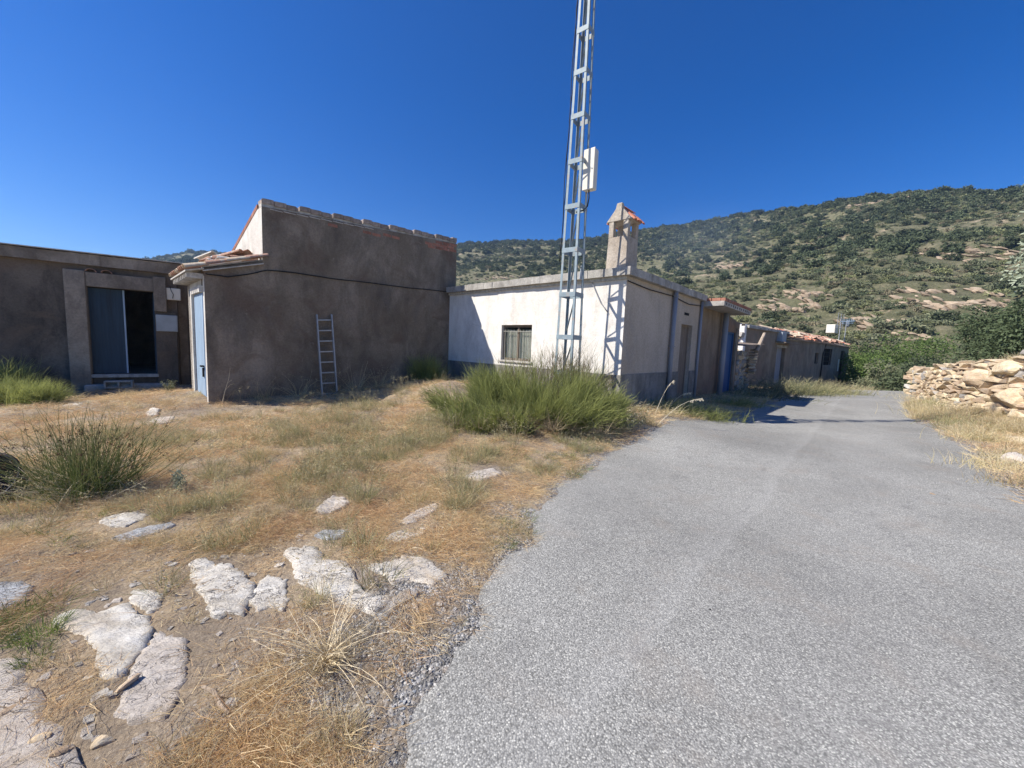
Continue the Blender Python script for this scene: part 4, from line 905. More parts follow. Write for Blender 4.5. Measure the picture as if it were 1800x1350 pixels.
# ------------------------------------------------------------------ dry stone wall on the right
sw = thing('dry_stone_wall', 'ochre dry stone retaining wall on the right bank', 'wall', (*WL[1], 0)); o0 = np.array([*WL[1], 0])
random.seed(21)
big = [rock_mesh('boulder', (1, 1, 1), M[random.choice(['wallrock', 'wallrock', 'wallrock2'])], 40 + i, 2, 10, .05) for i in range(6)]
cnt = 0
for i in range(len(WL) - 1):
    a, b = WL[i], WL[i + 1]; L = hypot(*(b - a)); d = (b - a) / L; nrm = np.array([d[1], -d[0]]) * -1   # towards the road
    if nrm @ (np.array([5, 8]) - a) < 0: nrm = -nrm
    ang = atan2(d[1], d[0]); near = i >= 1
    zb = float(hsmooth(a[0] + nrm[0] * .2, a[1] + nrm[1] * .2)[0]) - .1; zb2 = float(hsmooth(b[0] + nrm[0] * .2, b[1] + nrm[1] * .2)[0]) - .1
    f = 0.
    z = 0.
    while z < 1.95:
        h = random.uniform(.08, .14) if i < 2 else random.uniform(.09, .19); x = random.uniform(-.2, 0)
        while x < L:
            l_ = random.uniform(.16, .45) if i < 2 else random.uniform(.25, .75); u = min(max((x + l_ / 2) / L, 0), 1)
            zz = zb + (zb2 - zb) * u + z; top = WLtop[i] + (WLtop[i + 1] - WLtop[i]) * u + .07 * sin(u * 9 + i * 3)
            if zz + h * .5 < top and cnt < 420:
                p = a + d * (x + l_ / 2) + nrm * (.10 - .10 * z + random.uniform(-.025, .03))
                link('stone', random.choice(WS + (big if l_ > .5 else [])), sw, (p[0] - o0[0], p[1] - o0[1], zz + h / 2), (radians(random.uniform(-6, 6)), radians(random.uniform(-5, 5)), ang + radians(random.uniform(-6, 6))), (l_ * 1.08, random.uniform(.34, .42), h * random.uniform(1.12, 1.3))); cnt += 1
            x += l_
        z += h
print('wall stones', cnt)
# earth fill behind the faces
mb = MB()
for i in range(len(WL) - 1):
    a, b = WL[i], WL[i + 1]; L = hypot(*(b - a)); d = (b - a) / L; nr = np.array([d[1], -d[0]])
    if nr @ (np.array([5, 8]) - a) > 0: nr = -nr
    p0, p1, p2, p3 = a - nr * .02, b - nr * .02, a + nr * .35, b + nr * .35
    ta, tb_ = WLtop[i] - .1, WLtop[i + 1] - .1
    mb.hexa([(*(p0 - o0[:2]), -.4), (*(p1 - o0[:2]), -.4), (*(p2 - o0[:2]), -.4), (*(p3 - o0[:2]), -.4), (*(p0 - o0[:2]), ta), (*(p1 - o0[:2]), tb_), (*(p2 - o0[:2]), ta), (*(p3 - o0[:2]), tb_)])
mb.build('rubble_core', M['wallrock2'], sw)
# big boulders at its foot (right edge of the view)
BB = [(1795, 700, .9, 'largest ochre boulder bulging from the stone wall at the right edge'), (1700, 712, .42, 'rusty orange boulder at the foot of the stone wall'), (1765, 716, .55, 'flat ochre boulder leaning at the wall foot right of the rusty one'),
      (1780, 650, .62, 'broad pale boulder near the top of the stone wall'), (1798, 780, .3, 'pale boulder lying on the verge at the right edge'), (1796, 812, .28, 'whitish stone half buried on the verge below the boulders'), (1728, 668, .6, 'long flat boulder in the middle of the stone wall')]
for k, (px, py, s, lab) in enumerate(BB):
    # find the distance where the line of sight meets the wall face or the verge
    for t in np.arange(4, 20, .05):
        d = ray(px, py); P_ = np.array([0, 0, EYE]) + d * t; dd_, sd_, _ = seg_sd(np.array([P_[0]]), np.array([P_[1]]), WL)
        if (sd_[0] > 0 and t > 6) or P_[2] < gh(P_[0], P_[1]): break
    me = rock_mesh('boulder', (s * 1.35, s * .9, s * .72), M['wallrock2' if k == 1 else ('slabbeige' if k == 5 else 'wallrock')], 70 + k, 3, 18, .09)
    tag(link('boulder', me, None, (P_[0] - .05, P_[1], max(P_[2], gh(P_[0], P_[1]) + s * .05)), (radians(random.uniform(-8, 8)), radians(random.uniform(-8, 8)), radians(62 + random.uniform(-15, 15)))), lab, 'boulder', 'boulders along the stone wall')
# the farther piece of wall
W2 = np.array([[18.05, 16.45], [18.0, 16.9], [18.1, 17.4]]); s2 = thing('dry_stone_wall', 'short weedy end of dry stone wall farther down the lane, behind the near one', 'wall', (*W2[0], 0))
for i in range(2):
    a, b = W2[i], W2[i + 1]; L = hypot(*(b - a)); d = (b - a) / L; z = 0
    while z < 1.15:
        x = 0
        while x < L:
            l_ = random.uniform(.25, .5); p = a + d * (x + l_ / 2) - W2[0]; link('stone', random.choice(WS), s2, (p[0] + random.uniform(-.05, .05), p[1], z + .05), (random.uniform(-.2, .2), random.uniform(-.2, .2), atan2(d[1], d[0])), (l_ * 1.1, .5, .2)); x += l_
        z += .14

# ------------------------------------------------------------------ bare rock slabs in the yard (outlines read off the photograph)
SLP = []
for k, (mt, hgt, lab, poly) in enumerate(SL):
    z0 = float(hsmooth(*[np.array([v]) for v in atz(*np.mean(poly, 0))[:2]])[0]); P0 = [atz(px, py, z0 + hgt * .2)[:2] for px, py in poly]
    cen = np.mean(P0, 0); P0 = [cen + (p - cen) * 1.05 for p in P0]; rad = max(hypot(*(p - cen)) for p in P0); st = max(rad / 14, .016)
    P = rough_poly(P0, st * 1.5, (min(rad * .07 + .006, .02), min(rad * .12 + .01, .06)), 60 + k); _q = np.array(P0); _c0 = _q.mean(0); SLP.append(_c0 + (_q - _c0) * (1 + .07 / max(.1, np.hypot(*(_q - _c0).T).mean())))
    g1, g2 = np.meshgrid(np.arange(-rad, rad, st), np.arange(-rad, rad, st)); g1 = g1.ravel() + cen[0] + RNG.uniform(-.3, .3, g1.size) * st; g2 = g2.ravel() + cen[1] + RNG.uniform(-.3, .3, g2.size) * st
    kk = in_poly(g1, g2, P); gi = np.column_stack([g1[kk], g2[kk]])
    Pcl = np.vstack([P, P[:1]])
    def sz(x, y, P=P, Pcl=Pcl, hgt=hgt, cen=cen, rad=rad, k=k):
        d, _, _ = seg_sd(x, y, Pcl); u = (x - cen[0]) * .73 + (y - cen[1]) * .68; v = -(x - cen[0]) * .68 + (y - cen[1]) * .73
        b = hsmooth(x, y); ridge = (fbm(u * 5, v * 16, 70 + k) - .5) * hgt * 1.1; stp = np.floor(fbm(u * 3, v * 7, 170 + k) * 7) / 7 * hgt * .6
        crk = np.where(np.abs(fbm(x * 4, y * 4, 90 + k) - .5) < .012, -.3 * hgt, 0)
        return b + np.where(d < 1e-4, -.02, .005 + hgt * (.10 + .16 * sstep(0, .03, d)) + ridge * .35 + stp * 1.0 - .18 * hgt + crk + (fbm(x * 14, y * 14, 33) - .5) * .012)
    me = fill_poly(P, gi, sz, 'rock_slab', M[mt], smooth=False); cl = Vector((cen[0], cen[1], z0))
    me.transform(Matrix.Translation(-cl)); tag(link('rock_slab', me, None, cl), lab, 'rock', 'bare rock slabs in the yard')

# ------------------------------------------------------------------ plants: blade and leaf generators
def blades(root, d, L, w, droop=.2, seg=3, green=None, rng=RNG, tip=.25):
    n = len(root); root = np.asarray(root, float); d = np.asarray(d, float); d /= np.linalg.norm(d, axis=1)[:, None]
    L = np.broadcast_to(L, n)[:, None]; w = np.broadcast_to(w, n)[:, None]; droop = np.broadcast_to(droop, n)[:, None]
    a = rng.uniform(0, 2 * pi, n); side = np.cross(d, np.column_stack([np.cos(a), np.sin(a), np.zeros(n) + .2])); side /= np.linalg.norm(side, axis=1)[:, None]
    out = d * [1, 1, 0]; V = np.empty((n, (seg + 1) * 2, 3))
    bend = side * rng.normal(0, .06, (n, 1)) * L
    for k in range(seg + 1):
        t = k / seg; c = root + d * L * t + (np.array([0, 0, -1]) * droop + out * droop * .5) * L * t * t + bend * sin(pi * t)
        ww = w * (1 - (1 - tip) * t) / 2; V[:, 2 * k] = c - side * ww; V[:, 2 * k + 1] = c + side * ww
    base = (np.arange(n) * (seg + 1) * 2)[:, None]
    F = np.concatenate([base + np.array([2 * k, 2 * k + 1, 2 * k + 3, 2 * k + 2]) for k in range(seg)], 0)
    g = rng.uniform(0, 1, n) if green is None else green
    T = np.empty((n, (seg + 1) * 2, 4)); T[:, :, 0] = g[:, None]; T[:, :, 1] = np.repeat(np.arange(seg + 1) / seg, 2)[None]; T[:, :, 2] = rng.uniform(0, 1, (n, 1)); T[:, :, 3] = 1
    return V.reshape(-1, 3), F, T.reshape(-1, 4)
def cat_parts(parts):
    V = []; F = []; T = []; b = 0
    for v, f, t in parts: V.append(v); F.append(f + b); T.append(t); b += len(v)
    return np.vstack(V), np.vstack(F), np.vstack(T)
def cone_dirs(n, lo, hi, rng=RNG, az0=None, azs=None):
    th = np.radians(rng.uniform(lo, hi, n)); a = rng.uniform(0, 2 * pi, n) if az0 is None else rng.normal(az0, azs, n)
    return np.column_stack([np.sin(th) * np.cos(a), np.sin(th) * np.sin(a), np.cos(th)])
def tuft(n, rad, L0, L1, lo, hi, w, droop=.25, seg=3, flat=False, rng=RNG, green=None):
    d = cone_dirs(n, lo, hi, rng); r = rad * np.sqrt(rng.uniform(0, 1, n)); a = np.arctan2(d[:, 1], d[:, 0]) + rng.normal(0, 1.2 if flat else .6, n)
    root = np.column_stack([r * np.cos(a), r * np.sin(a), np.zeros(n) + (rng.uniform(0, .02, n) if flat else 0)])
    return blades(root, d, rng.uniform(L0, L1, n), w * rng.uniform(.7, 1.3, n), droop * rng.uniform(.3, 1.6, n), seg, green, rng)
def variants(name, k, fn, mat, extra=None):
    col = bpy.data.collections.new(name + '_variants'); out = []
    for i in range(k):
        V, F, T = fn(); me = raw_mesh(name, V, F, [mat], T); o = bpy.data.objects.new(name + '_variant', me); col.objects.link(o); out.append(me)
    return col, out
def scatter(name, P, rot, scl, col, label=None, kind='stuff'):
    n = len(P); me = bpy.data.meshes.new(name); me.vertices.add(n); me.vertices.foreach_set('co', np.asarray(P, np.float32).ravel())
    a = me.attributes.new('rot', 'FLOAT_VECTOR', 'POINT'); a.data.foreach_set('vector', np.asarray(rot, np.float32).ravel())
    a = me.attributes.new('scl', 'FLOAT_VECTOR', 'POINT'); a.data.foreach_set('vector', np.asarray(scl, np.float32).ravel())
    a = me.attributes.new('vi', 'INT', 'POINT'); a.data.foreach_set('value', RNG.integers(0, 1000, n).astype(np.int32))
    ng = bpy.data.node_groups.new(name, 'GeometryNodeTree'); ng.interface.new_socket('Geometry', in_out='INPUT', socket_type='NodeSocketGeometry'); ng.interface.new_socket('Geometry', in_out='OUTPUT', socket_type='NodeSocketGeometry')
    gi = ng.nodes.new('NodeGroupInput'); go = ng.nodes.new('NodeGroupOutput'); ip = ng.nodes.new('GeometryNodeInstanceOnPoints'); ci = ng.nodes.new('GeometryNodeCollectionInfo')
    ci.inputs['Collection'].default_value = col; ci.inputs['Separate Children'].default_value = True; ci.inputs['Reset Children'].default_value = True
    def na(nm, ty):
        x = ng.nodes.new('GeometryNodeInputNamedAttribute'); x.data_type = ty; x.inputs[0].default_value = nm; return x.outputs[0]
    L_ = ng.links.new; L_(gi.outputs[0], ip.inputs['Points']); L_(ci.outputs[0], ip.inputs['Instance']); ip.inputs['Pick Instance'].default_value = True
    L_(na('vi', 'INT'), ip.inputs['Instance Index']); L_(na('rot', 'FLOAT_VECTOR'), ip.inputs['Rotation']); L_(na('scl', 'FLOAT_VECTOR'), ip.inputs['Scale']); L_(ip.outputs[0], go.inputs[0])
    o = link(name, me); md = o.modifiers.new('scatter', 'NODES'); md.node_group = ng; o['kind'] = kind
    if label: o['label'] = label
    return o

# ------------------------------------------------------------------ where grass may grow
FOOT = [WF.w(-.02, -.02)[:2], WF.w(4.8, -.02)[:2], WF.w(9.5, 0)[:2], WF.w(9.5, 5)[:2], WF.w(4.8, 10)[:2], WF.w(-5.96, 10.4)[:2], WF.w(-5.96, 5.77)[:2], WF.w(-.02, 5.77)[:2]]; FOOT = np.array(FOOT)
FOOT2 = np.array([LF.w(-6.2, -.1)[:2], LF.w(1.9, -.1)[:2], LF.w(1.9, 5)[:2], LF.w(-6.2, 5)[:2]]); FOOT3 = np.array([FF.w(-.1, -.05)[:2], FF.w(26, -.05)[:2], FF.w(26, 4)[:2], FF.w(-.1, 4)[:2]])
def sample(n, r0_, r1_, a0=-61, a1=61, p=1.):
    u = RNG.uniform(0, 1, n); r = r0_ * (r1_ / r0_) ** (u ** p); a = np.radians(RNG.uniform(a0, a1, n)); return r * np.sin(a), r * np.cos(a), r
def allowed(x, y, margin=.03, slabs=True):
    s = road_sd(x, y); k = s > margin
    for Fp in (FOOT, FOOT2, FOOT3): k &= ~in_poly(x, y, Fp)
    d, sd_, p = seg_sd(x, y, WL); k &= ~((d < .32) & (p > .01))
    if slabs:
        for P in SLP: k &= ~(in_poly(x, y, P) & (RNG.uniform(0, 1, len(x)) < .985))
    return k, s
def place(x, y, dz=0.):
    return np.column_stack([x, y, ground_z(x, y)[0] + dz])
def scl3(s): return np.column_stack([s, s, s])
rotz = lambda n, t=.12: np.column_stack([RNG.normal(0, t, n), RNG.normal(0, t, n), RNG.uniform(0, 2 * pi, n)])
def pxy(px, py):  # photograph -> picture coordinates on the ground sheet, used only to find which tufts belong to which patch
    return atz(px, py, 0.05)[:2]
def patchmask(x, y, patches):
    w = np.zeros(len(x))
    for px, py, sx, sy, k in patches:   # centre pixel, half widths in pixels, weight
        c = pxy(px, py); ex = abs(pxy(px + sx, py)[0] - c[0]); ey = abs(pxy(px, py - sy)[1] - c[1]); w = np.maximum(w, k * np.exp(-((x - c[0]) / ex) ** 2 - ((y - c[1]) / ey) ** 2))
    return w
lit_c, _ = variants('straw_litter', 6, lambda: tuft(46, .13, .03, .12, 62, 92, .0021, .1, 2, True), M['straw'])
litf_c, _ = variants('straw_litter_wide', 5, lambda: tuft(40, .22, .05, .16, 50, 88, .0045, .1, 2, True), M['straw'])
dry_c, _ = variants('dry_tuft', 6, lambda: tuft(46, .05, .05, .15, 5, 62, .0022, .35), M['drygrass'])
dryf_c, _ = variants('dry_tuft_wide', 6, lambda: tuft(44, .10, .07, .20, 5, 55, .0045, .3), M['drygrass'])
oli_c, _ = variants('olive_tuft', 6, lambda: tuft(60, .11, .12, .34, 3, 45, .0036, .35), M['olivegrass'])
grn_c, _ = variants('green_tuft', 4, lambda: tuft(70, .07, .04, .13, 5, 60, .0028, .35), M['greengrass'])
def oat():
    n = 14; A = tuft(n, .10, .22, .48, 2, 28, .0026, .25, 3)
    heads = []
    V = A[0].reshape(n, -1, 3); tips = V[:, -1]
    for t in tips:
        m_ = 7; p = t + RNG.normal(0, .018, (m_, 3)) - [0, 0, .02]; heads.append(blades(p, cone_dirs(m_, 20, 120), .016, .007, 0, 1, np.ones(m_), tip=.3))
    return cat_parts([A] + [(h[0], h[1], h[2]) for h in heads and [tuple(x) for x in heads]]) if False else (A, heads)
def oatmesh():
    A, heads = oat(); Vh, Fh, Th = cat_parts(heads)
    # stems use two faces per segment row, heads one: both are quads
    return cat_parts([A, (Vh, Fh, Th)])
oat_c, _ = variants('wild_oat', 5, oatmesh, M['drygrass'])

def bare2(x, y): return patchmask(x, y, [(330, 1180, 330, 190, 1.), (700, 1230, 170, 160, 1.), (560, 1020, 330, 80, 1.), (120, 1010, 150, 60, .8), (200, 700, 160, 14, .7)])
x, y, r = sample(42000, .75, 30); k, s = allowed(x, y); dn = fbm(x * 2.2, y * 2.2, 51, 5)
bare = patchmask(x, y, [(330, 1180, 330, 170, .72), (700, 1230, 150, 140, .8), (620, 1010, 300, 60, .6), (120, 1010, 150, 30, .6), (760, 960, 160, 40, .3), (1750, 850, 60, 60, .3)])
k &= RNG.uniform(0, 1, len(x)) < np.clip(.30 + 4.2 * (dn - .40), .12, 1) * (1 - bare) * sstep(0, .25, s)
nr = k & (r < 6); fr_ = k & (r >= 6)
scatter('straw_litter', place(x[nr], y[nr], .004), rotz(nr.sum(), .1), scl3(RNG.uniform(.6, 1.25, nr.sum())), lit_c, 'short dry straw lying all over the yard')
scatter('straw_litter', place(x[fr_], y[fr_], .004), rotz(fr_.sum(), .1), scl3(RNG.uniform(.6, 1.25, fr_.sum())), litf_c, 'short dry straw farther off across the yard')
x, y, r = sample(26000, .9, 34); k, s = allowed(x, y); dn = fbm(x * 2.6 + 9, y * 2.6, 52)
pw = patchmask(x, y, [(700, 860, 330, 130, 1.), (1100, 790, 150, 45, .9), (350, 860, 320, 70, .8), (1700, 790, 100, 80, .7), (1250, 735, 120, 30, .8)])
k &= RNG.uniform(0, 1, len(x)) < np.clip(6 * (dn - .46), 0, 1) * np.clip(.4 + pw, 0, 1) * sstep(0, .15, s) * (.10 + .9 * sstep(2.4, 4.2, r)) * (1 - .9 * bare2(x, y))
nr = k & (r < 7); fr_ = k & (r >= 7)
scatter('dry_grass', place(x[nr], y[nr]), rotz(nr.sum(), .15), scl3(RNG.uniform(.5, 1.15, nr.sum())), dry_c, 'short tufts of dry grass in the near yard')
scatter('dry_grass', place(x[fr_], y[fr_]), rotz(fr_.sum(), .15), scl3(RNG.uniform(.6, 1.2, fr_.sum())), dryf_c, 'short tufts of dry grass farther off')
x, y, r = sample(15000, 2.2, 34); k, s = allowed(x, y); dn = fbm(x * 2. + 3, y * 2., 53)
pw = patchmask(x, y, [(650, 755, 230, 48, 1.), (340, 765, 140, 38, 1.), (760, 830, 160, 32, .55), (1010, 790, 130, 28, .5), (1200, 730, 130, 22, .9), (1690, 745, 80, 60, .75), (1780, 790, 40, 60, .5), (120, 830, 140, 50, .5), (560, 830, 140, 25, .35), (1440, 690, 110, 9, 1.2)])
k &= RNG.uniform(0, 1, len(x)) < np.clip(5 * (dn - .44), 0, 1) * pw * sstep(.0, .3, s)
scatter('olive_grass', place(x[k], y[k]), rotz(k.sum(), .15), scl3(RNG.uniform(.45, 1.05, k.sum())), oli_c, 'taller olive-green grass and weeds in the middle of the yard')
k2 = k & (RNG.uniform(0, 1, len(x)) < .42)
scatter('wild_oats', place(x[k2], y[k2]), rotz(k2.sum(), .1), scl3(RNG.uniform(.6, 1.1, k2.sum())), oat_c, 'thin wild oat stems with dry seed heads')
x, y, r = sample(9000, 1.2, 9, -61, 30); k, s = allowed(x, y)
pw = patchmask(x, y, [(60, 1085, 120, 34, 1.), (10, 1110, 70, 30, 1.), (930, 940, 25, 22, .8), (640, 790, 60, 25, .6), (985, 800, 40, 20, .4), (160, 930, 90, 20, .25)])
k &= RNG.uniform(0, 1, len(x)) < pw
scatter('green_grass', place(x[k], y[k]), rotz(k.sum(), .15), scl3(RNG.uniform(.6, 1.2, k.sum())), grn_c, 'low green grass by the left edge and at the asphalt edge')
# gravel and stone chips
peb_c = bpy.data.collections.new('pebble_variants')
for i in range(6): peb_c.objects.link(bpy.data.objects.new('pebble_variant', hull_mesh('pebble', (1, .8, .5), M[['greyrock', 'slabgrey', 'slabbeige'][i % 3]], 11, 500 + i)))
x, y, r = sample(26000, .8, 9, -61, 61); k, s = allowed(x, y, -.4, False); pk = np.exp(-np.abs(s - .02) / .2) * .9 + patchmask(x, y, [(720, 1220, 120, 180, .6), (560, 1290, 180, 60, .3), (1790, 850, 60, 60, .8), (1700, 800, 60, 40, .7), (640, 960, 150, 30, .2)])
k &= RNG.uniform(0, 1, len(x)) < pk
sz_ = np.clip(RNG.lognormal(-4.75, .42, k.sum()), .004, .03)
scatter('gravel', place(x[k], y[k], .002), np.column_stack([RNG.uniform(-.4, .4, (k.sum(), 2)), RNG.uniform(0, 6.3, k.sum())]), scl3(sz_), peb_c, 'loose gravel along the asphalt edge and among the slabs')

# ------------------------------------------------------------------ shrubs with fine upright stems
def bush(name, label, cat, loc, spots, mat, n_per, L, lean, w, dry=None, group=None, part='stems', rad=.09, droop=.12, seg=3):
    """spots: list of (dx, dy, height scale)"""
    t = thing(name, label, cat, loc, 0, group)
    ps = []
    for dx, dy, hs in spots:
        n = n_per // 2; th = np.radians(np.abs(RNG.normal(0, lean, n))); a0 = atan2(dy, dx); a = RNG.uniform(0, 2 * pi, n); out = min(.6, hypot(dx, dy) * .42); jx, jy = RNG.normal(0, .16, 2); gb = RNG.uniform(-.4, .4)
        d = np.column_stack([np.sin(th) * np.cos(a) + out * cos(a0) + jx, np.sin(th) * np.sin(a) + out * sin(a0) + jy, np.cos(th)])
        root = np.column_stack([dx + RNG.normal(0, rad, n), dy + RNG.normal(0, rad, n), np.zeros(n)]); root[:, 2] = ground_z(root[:, 0] + loc[0], root[:, 1] + loc[1])[0] - loc[2] + RNG.uniform(0, .25, n) * hs * L[0]
        g = np.clip(RNG.uniform(0, 1, n) * .7 + .15 + gb, 0, 1); A = blades(root, d, hs * RNG.uniform(L[0], L[1], n), w, droop * RNG.uniform(.2, 1.6, n), seg, g); ps.append(A)
        vv = A[0].reshape(n, -1, 3); m2 = np.repeat(np.arange(n), 3); kx = RNG.integers(1, seg, len(m2)); tp = vv[m2, 2 * kx]; dirn = vv[m2, 2 * kx + 2] - vv[m2, 2 * kx]; dirn /= np.linalg.norm(dirn, axis=1)[:, None]
        ps.append(blades(tp, dirn + RNG.normal(0, .28, (len(m2), 3)), hs * L[1] * RNG.uniform(.15, .38, len(m2)), w * .85, .05, 2, g[m2]))
    V, F, T = cat_parts(ps); link(part, raw_mesh(part, V, F, [mat], T), t)
    return t
def spots_in(c, rx, ry, n, hf, rng=random):
    out = []
    for _ in range(n):
        a = rng.uniform(0, 2 * pi); q = sqrt(rng.uniform(0, 1)); dx = q * cos(a) * rx; dy = q * sin(a) * ry; out.append((dx, dy, hf(dx, dy, q)))
    return out
random.seed(5)
bcx, bcy = .30, 6.75; bz = gh(bcx, bcy)
hf = lambda dx, dy, q: (1.0 - .40 * q * q) * random.uniform(.5, 1.3) * (1.08 + .28 * dy)
bt = bush('broom_bush', 'big bright green broom bush growing round the foot of the lattice mast', 'bush', (bcx, bcy, bz), spots_in(0, 1.5, .85, 60, hf), M['broom'], 230, (.34, 1.05), 20, .0082, rad=.05)
ps = []
for dx, dy, L0, n, a_ in ((.45, .65, 1.2, 90, .3), (.8, .7, 1.25, 110, .2), (.15, .7, 1.05, 70, -.2), (1.05, .55, 1.05, 80, .5), (-.35, .75, .85, 40, -.3), (1.35, .5, .75, 60, .4)):
    d = cone_dirs(n, 0, 34); root = np.column_stack([dx + RNG.normal(0, .1, n), dy + RNG.normal(0, .08, n), RNG.uniform(.1, .35, n)])
    V, F, T = blades(root, d, RNG.uniform(.5, 1, n) * L0 * 1.1, .0075, .04, 3); ps.append((V, F, T))
    tp = V.reshape(n, -1, 3)[:, -3]; m2 = np.repeat(np.arange(n), 3); ps.append(blades(tp[m2], cone_dirs(len(m2), 5, 40), RNG.uniform(.12, .3, len(m2)), .0062, .0, 2))
V, F, T = cat_parts(ps); link('dry_twigs', raw_mesh('dry_twigs', V, F, [M['broomdry']], T), bt)
ps = []
for _ in range(44):
    dx, dy = random.uniform(-1.3, 1.4), random.uniform(-.9, .1); ps.append(tuple(a for a in tuft(40, .1, .12, .5, 5, 75, .006, .2))); ps[-1] = (ps[-1][0] + [dx, dy, .02], ps[-1][1], ps[-1][2])
V, F, T = cat_parts(ps); link('dead_twigs', raw_mesh('dead_twigs', V, F, [M['broomdry']], T), bt)
c = (-.55, 6.3); bush('broom_bush', 'small soft green broom bush left of the big one', 'bush', (*c, gh(*c)), spots_in(0, .55, .4, 26, lambda a, b_, q: random.uniform(.6, 1) * (1 - .3 * q)), M['broom'], 130, (.25, .5), 22, .005)
c = WF.w(-1.05, Ly - .45); bush('green_shrub', 'upright yellow-green shrub against the tall wall near its right end', 'shrub', (*c[:2], gh(*c[:2])), spots_in(0, .38, .22, 16, lambda a, b_, q: random.uniform(.7, 1.1)), M['broom'], 90, (.35, .85), 14, .006)
c = LF.w(-1.5, -.85); bush('green_bush', 'feathery green bush against the dark left shed, right of its trunkless neighbour', 'bush', (*c[:2], gh(*c[:2])), spots_in(0, .75, .4, 52, lambda a, b_, q: random.uniform(.6, 1.15)), M['broom'], 130, (.35, .85), 22, .007)
bpy.data.objects['green_bush']['label'] = 'feathery green bush against the dark left shed, beside its door'
c = atz(25, 712, 0); bush('green_bush', 'lower yellowish feathery bush cut by the left edge of the view', 'bush', (*c[:2], gh(*c[:2])), spots_in(0, .8, .35, 34, lambda a, b_, q: random.uniform(.5, 1)), M['broom'], 130, (.3, .62), 30, .006)
# rush clump with brown heads
c = atz(152, 868, 0); rz_ = gh(*c[:2]); rt = thing('rush_clump', 'tall dark green rush clump with brown seed heads in the left yard', 'plant', (c[0], c[1], rz_))
n = 720; d = cone_dirs(n, 0, 55); d = d * [1, .8, 1]; root = np.column_stack([RNG.normal(0, .13, n) + d[:, 0] * .12, RNG.normal(0, .10, n) + d[:, 1] * .1, np.zeros(n) - .02])
V, F, T = blades(root, d, RNG.uniform(.40, .98, n), .0048, .10, 4, tip=.5); link('stems', raw_mesh('stems', V, F, [M['rush']], T), rt)
n2 = 230; sel = RNG.choice(n, n2, False); st_ = V.reshape(n, -1, 3)[sel][:, -4]; m2 = np.repeat(np.arange(n2), 5); L2 = np.linalg.norm(V.reshape(n, -1, 3)[sel][:, -1] - root[sel], axis=1)
kk = L2[m2] > .55; hV, hF, hT = blades((st_[m2] + RNG.normal(0, .008, (len(m2), 3)))[kk], cone_dirs(kk.sum(), 0, 90), .016, .009, 0, 1); link('seed_heads', raw_mesh('seed_heads', hV, hF, [M['rushhead']], hT), rt)
n = 260; d = cone_dirs(n, 35, 75); V, F, T = blades(np.column_stack([RNG.normal(0, .15, (n, 2)), np.zeros(n)]), d, RNG.uniform(.3, .75, n), .004, .25, 4); link('dry_stems', raw_mesh('dry_stems', V, F, [M['stalk']], T), rt)
# dry radiating weed in the foreground
c = atz(575, 1160, 0); t = thing('dry_weed', 'dead straw-coloured weed with long arching stems in the near foreground', 'plant', (c[0], c[1], gh(*c[:2])))
n = 170; d = cone_dirs(n, 35, 84); V, F, T = blades(np.column_stack([RNG.normal(0, .015, (n, 2)), np.zeros(n) + .005]), d, RNG.uniform(.10, .48, n), .0034, .26, 6, tip=.4)
ps = [(V, F, T)]; vv = V.reshape(n, -1, 3); 
for idx in (-5, -7, -9):
    q_ = vv[:, idx]; ps.append(blades(q_, cone_dirs(n, 40, 110), RNG.uniform(.02, .07, n), .0024, .1, 2))
V, F, T = cat_parts(ps); link('stems', raw_mesh('stems', V, F, [M['stalk']], T), t)
V, F, T = tuft(420, .07, .03, .15, 5, 75, .0016, .2); link('dry_leaves', raw_mesh('dry_leaves', V, F, [M['drygrass']], T), t)
for (px, py, L_, lab) in ((410, 1080, .22, 'thin dry weed spreading beside the ragged white slab'), (335, 1010, .12, 'tiny dry weed above the ragged white slab')):
    c = atz(px, py, 0); n = 26; d = cone_dirs(n, 40, 86); V, F, T = blades(np.column_stack([RNG.normal(0, .01, (n, 2)), np.zeros(n)]), d, RNG.uniform(.3, 1, n) * L_, .0018, .2, 5); o = link('dry_weed', raw_mesh('dry_weed', V, F, [M['stalk']], T), None, (c[0], c[1], gh(*c[:2]))); tag(o, lab, 'plant')
# pale thistle-like plant
def leafy(name, label, px, py, h, wd, n, mat, lsize=.02, cat='plant', group=None, zc=0., stalk=True):
    c = atz(px, py, zc); t = thing(name, label, cat, (c[0], c[1], gh(*c[:2])), 0, group)
    m_ = max(4, n // 30); d = cone_dirs(m_, 0, 40); V, F, T = blades(np.zeros((m_, 3)), d * [wd / h, wd / h, 1], RNG.uniform(.6, 1, m_) * h, .005, .1, 5)
    link('stems', raw_mesh('stems', V, F, [M['stalk'] if stalk else mat], T), t)
    sp_ = V.reshape(m_, -1, 3); i = RNG.integers(0, m_, n); j = RNG.integers(3, sp_.shape[1], n); p = sp_[i, j] + RNG.normal(0, .018, (n, 3))
    V, F, T = blades(p, cone_dirs(n, 10, 110), RNG.uniform(.6, 1.4, n) * lsize, lsize * .55, .2, 2, tip=.2); link('leaves', raw_mesh('leaves', V, F, [mat], T), t); return t
leafy('pale_thistle', 'small pale yellow-green thistle right of the rush clump', 318, 872, .22, .12, 300, M['olive'], .025)
leafy('weed', 'grey-green weed in front of the pale door corner', 300, 690, .35, .35, 420, M['scrub'], .03, zc=.1)
wsp = [WF.w(x_, Ly - random.uniform(.1, .35)) for x_ in np.arange(-5.7, -.2, .33)]
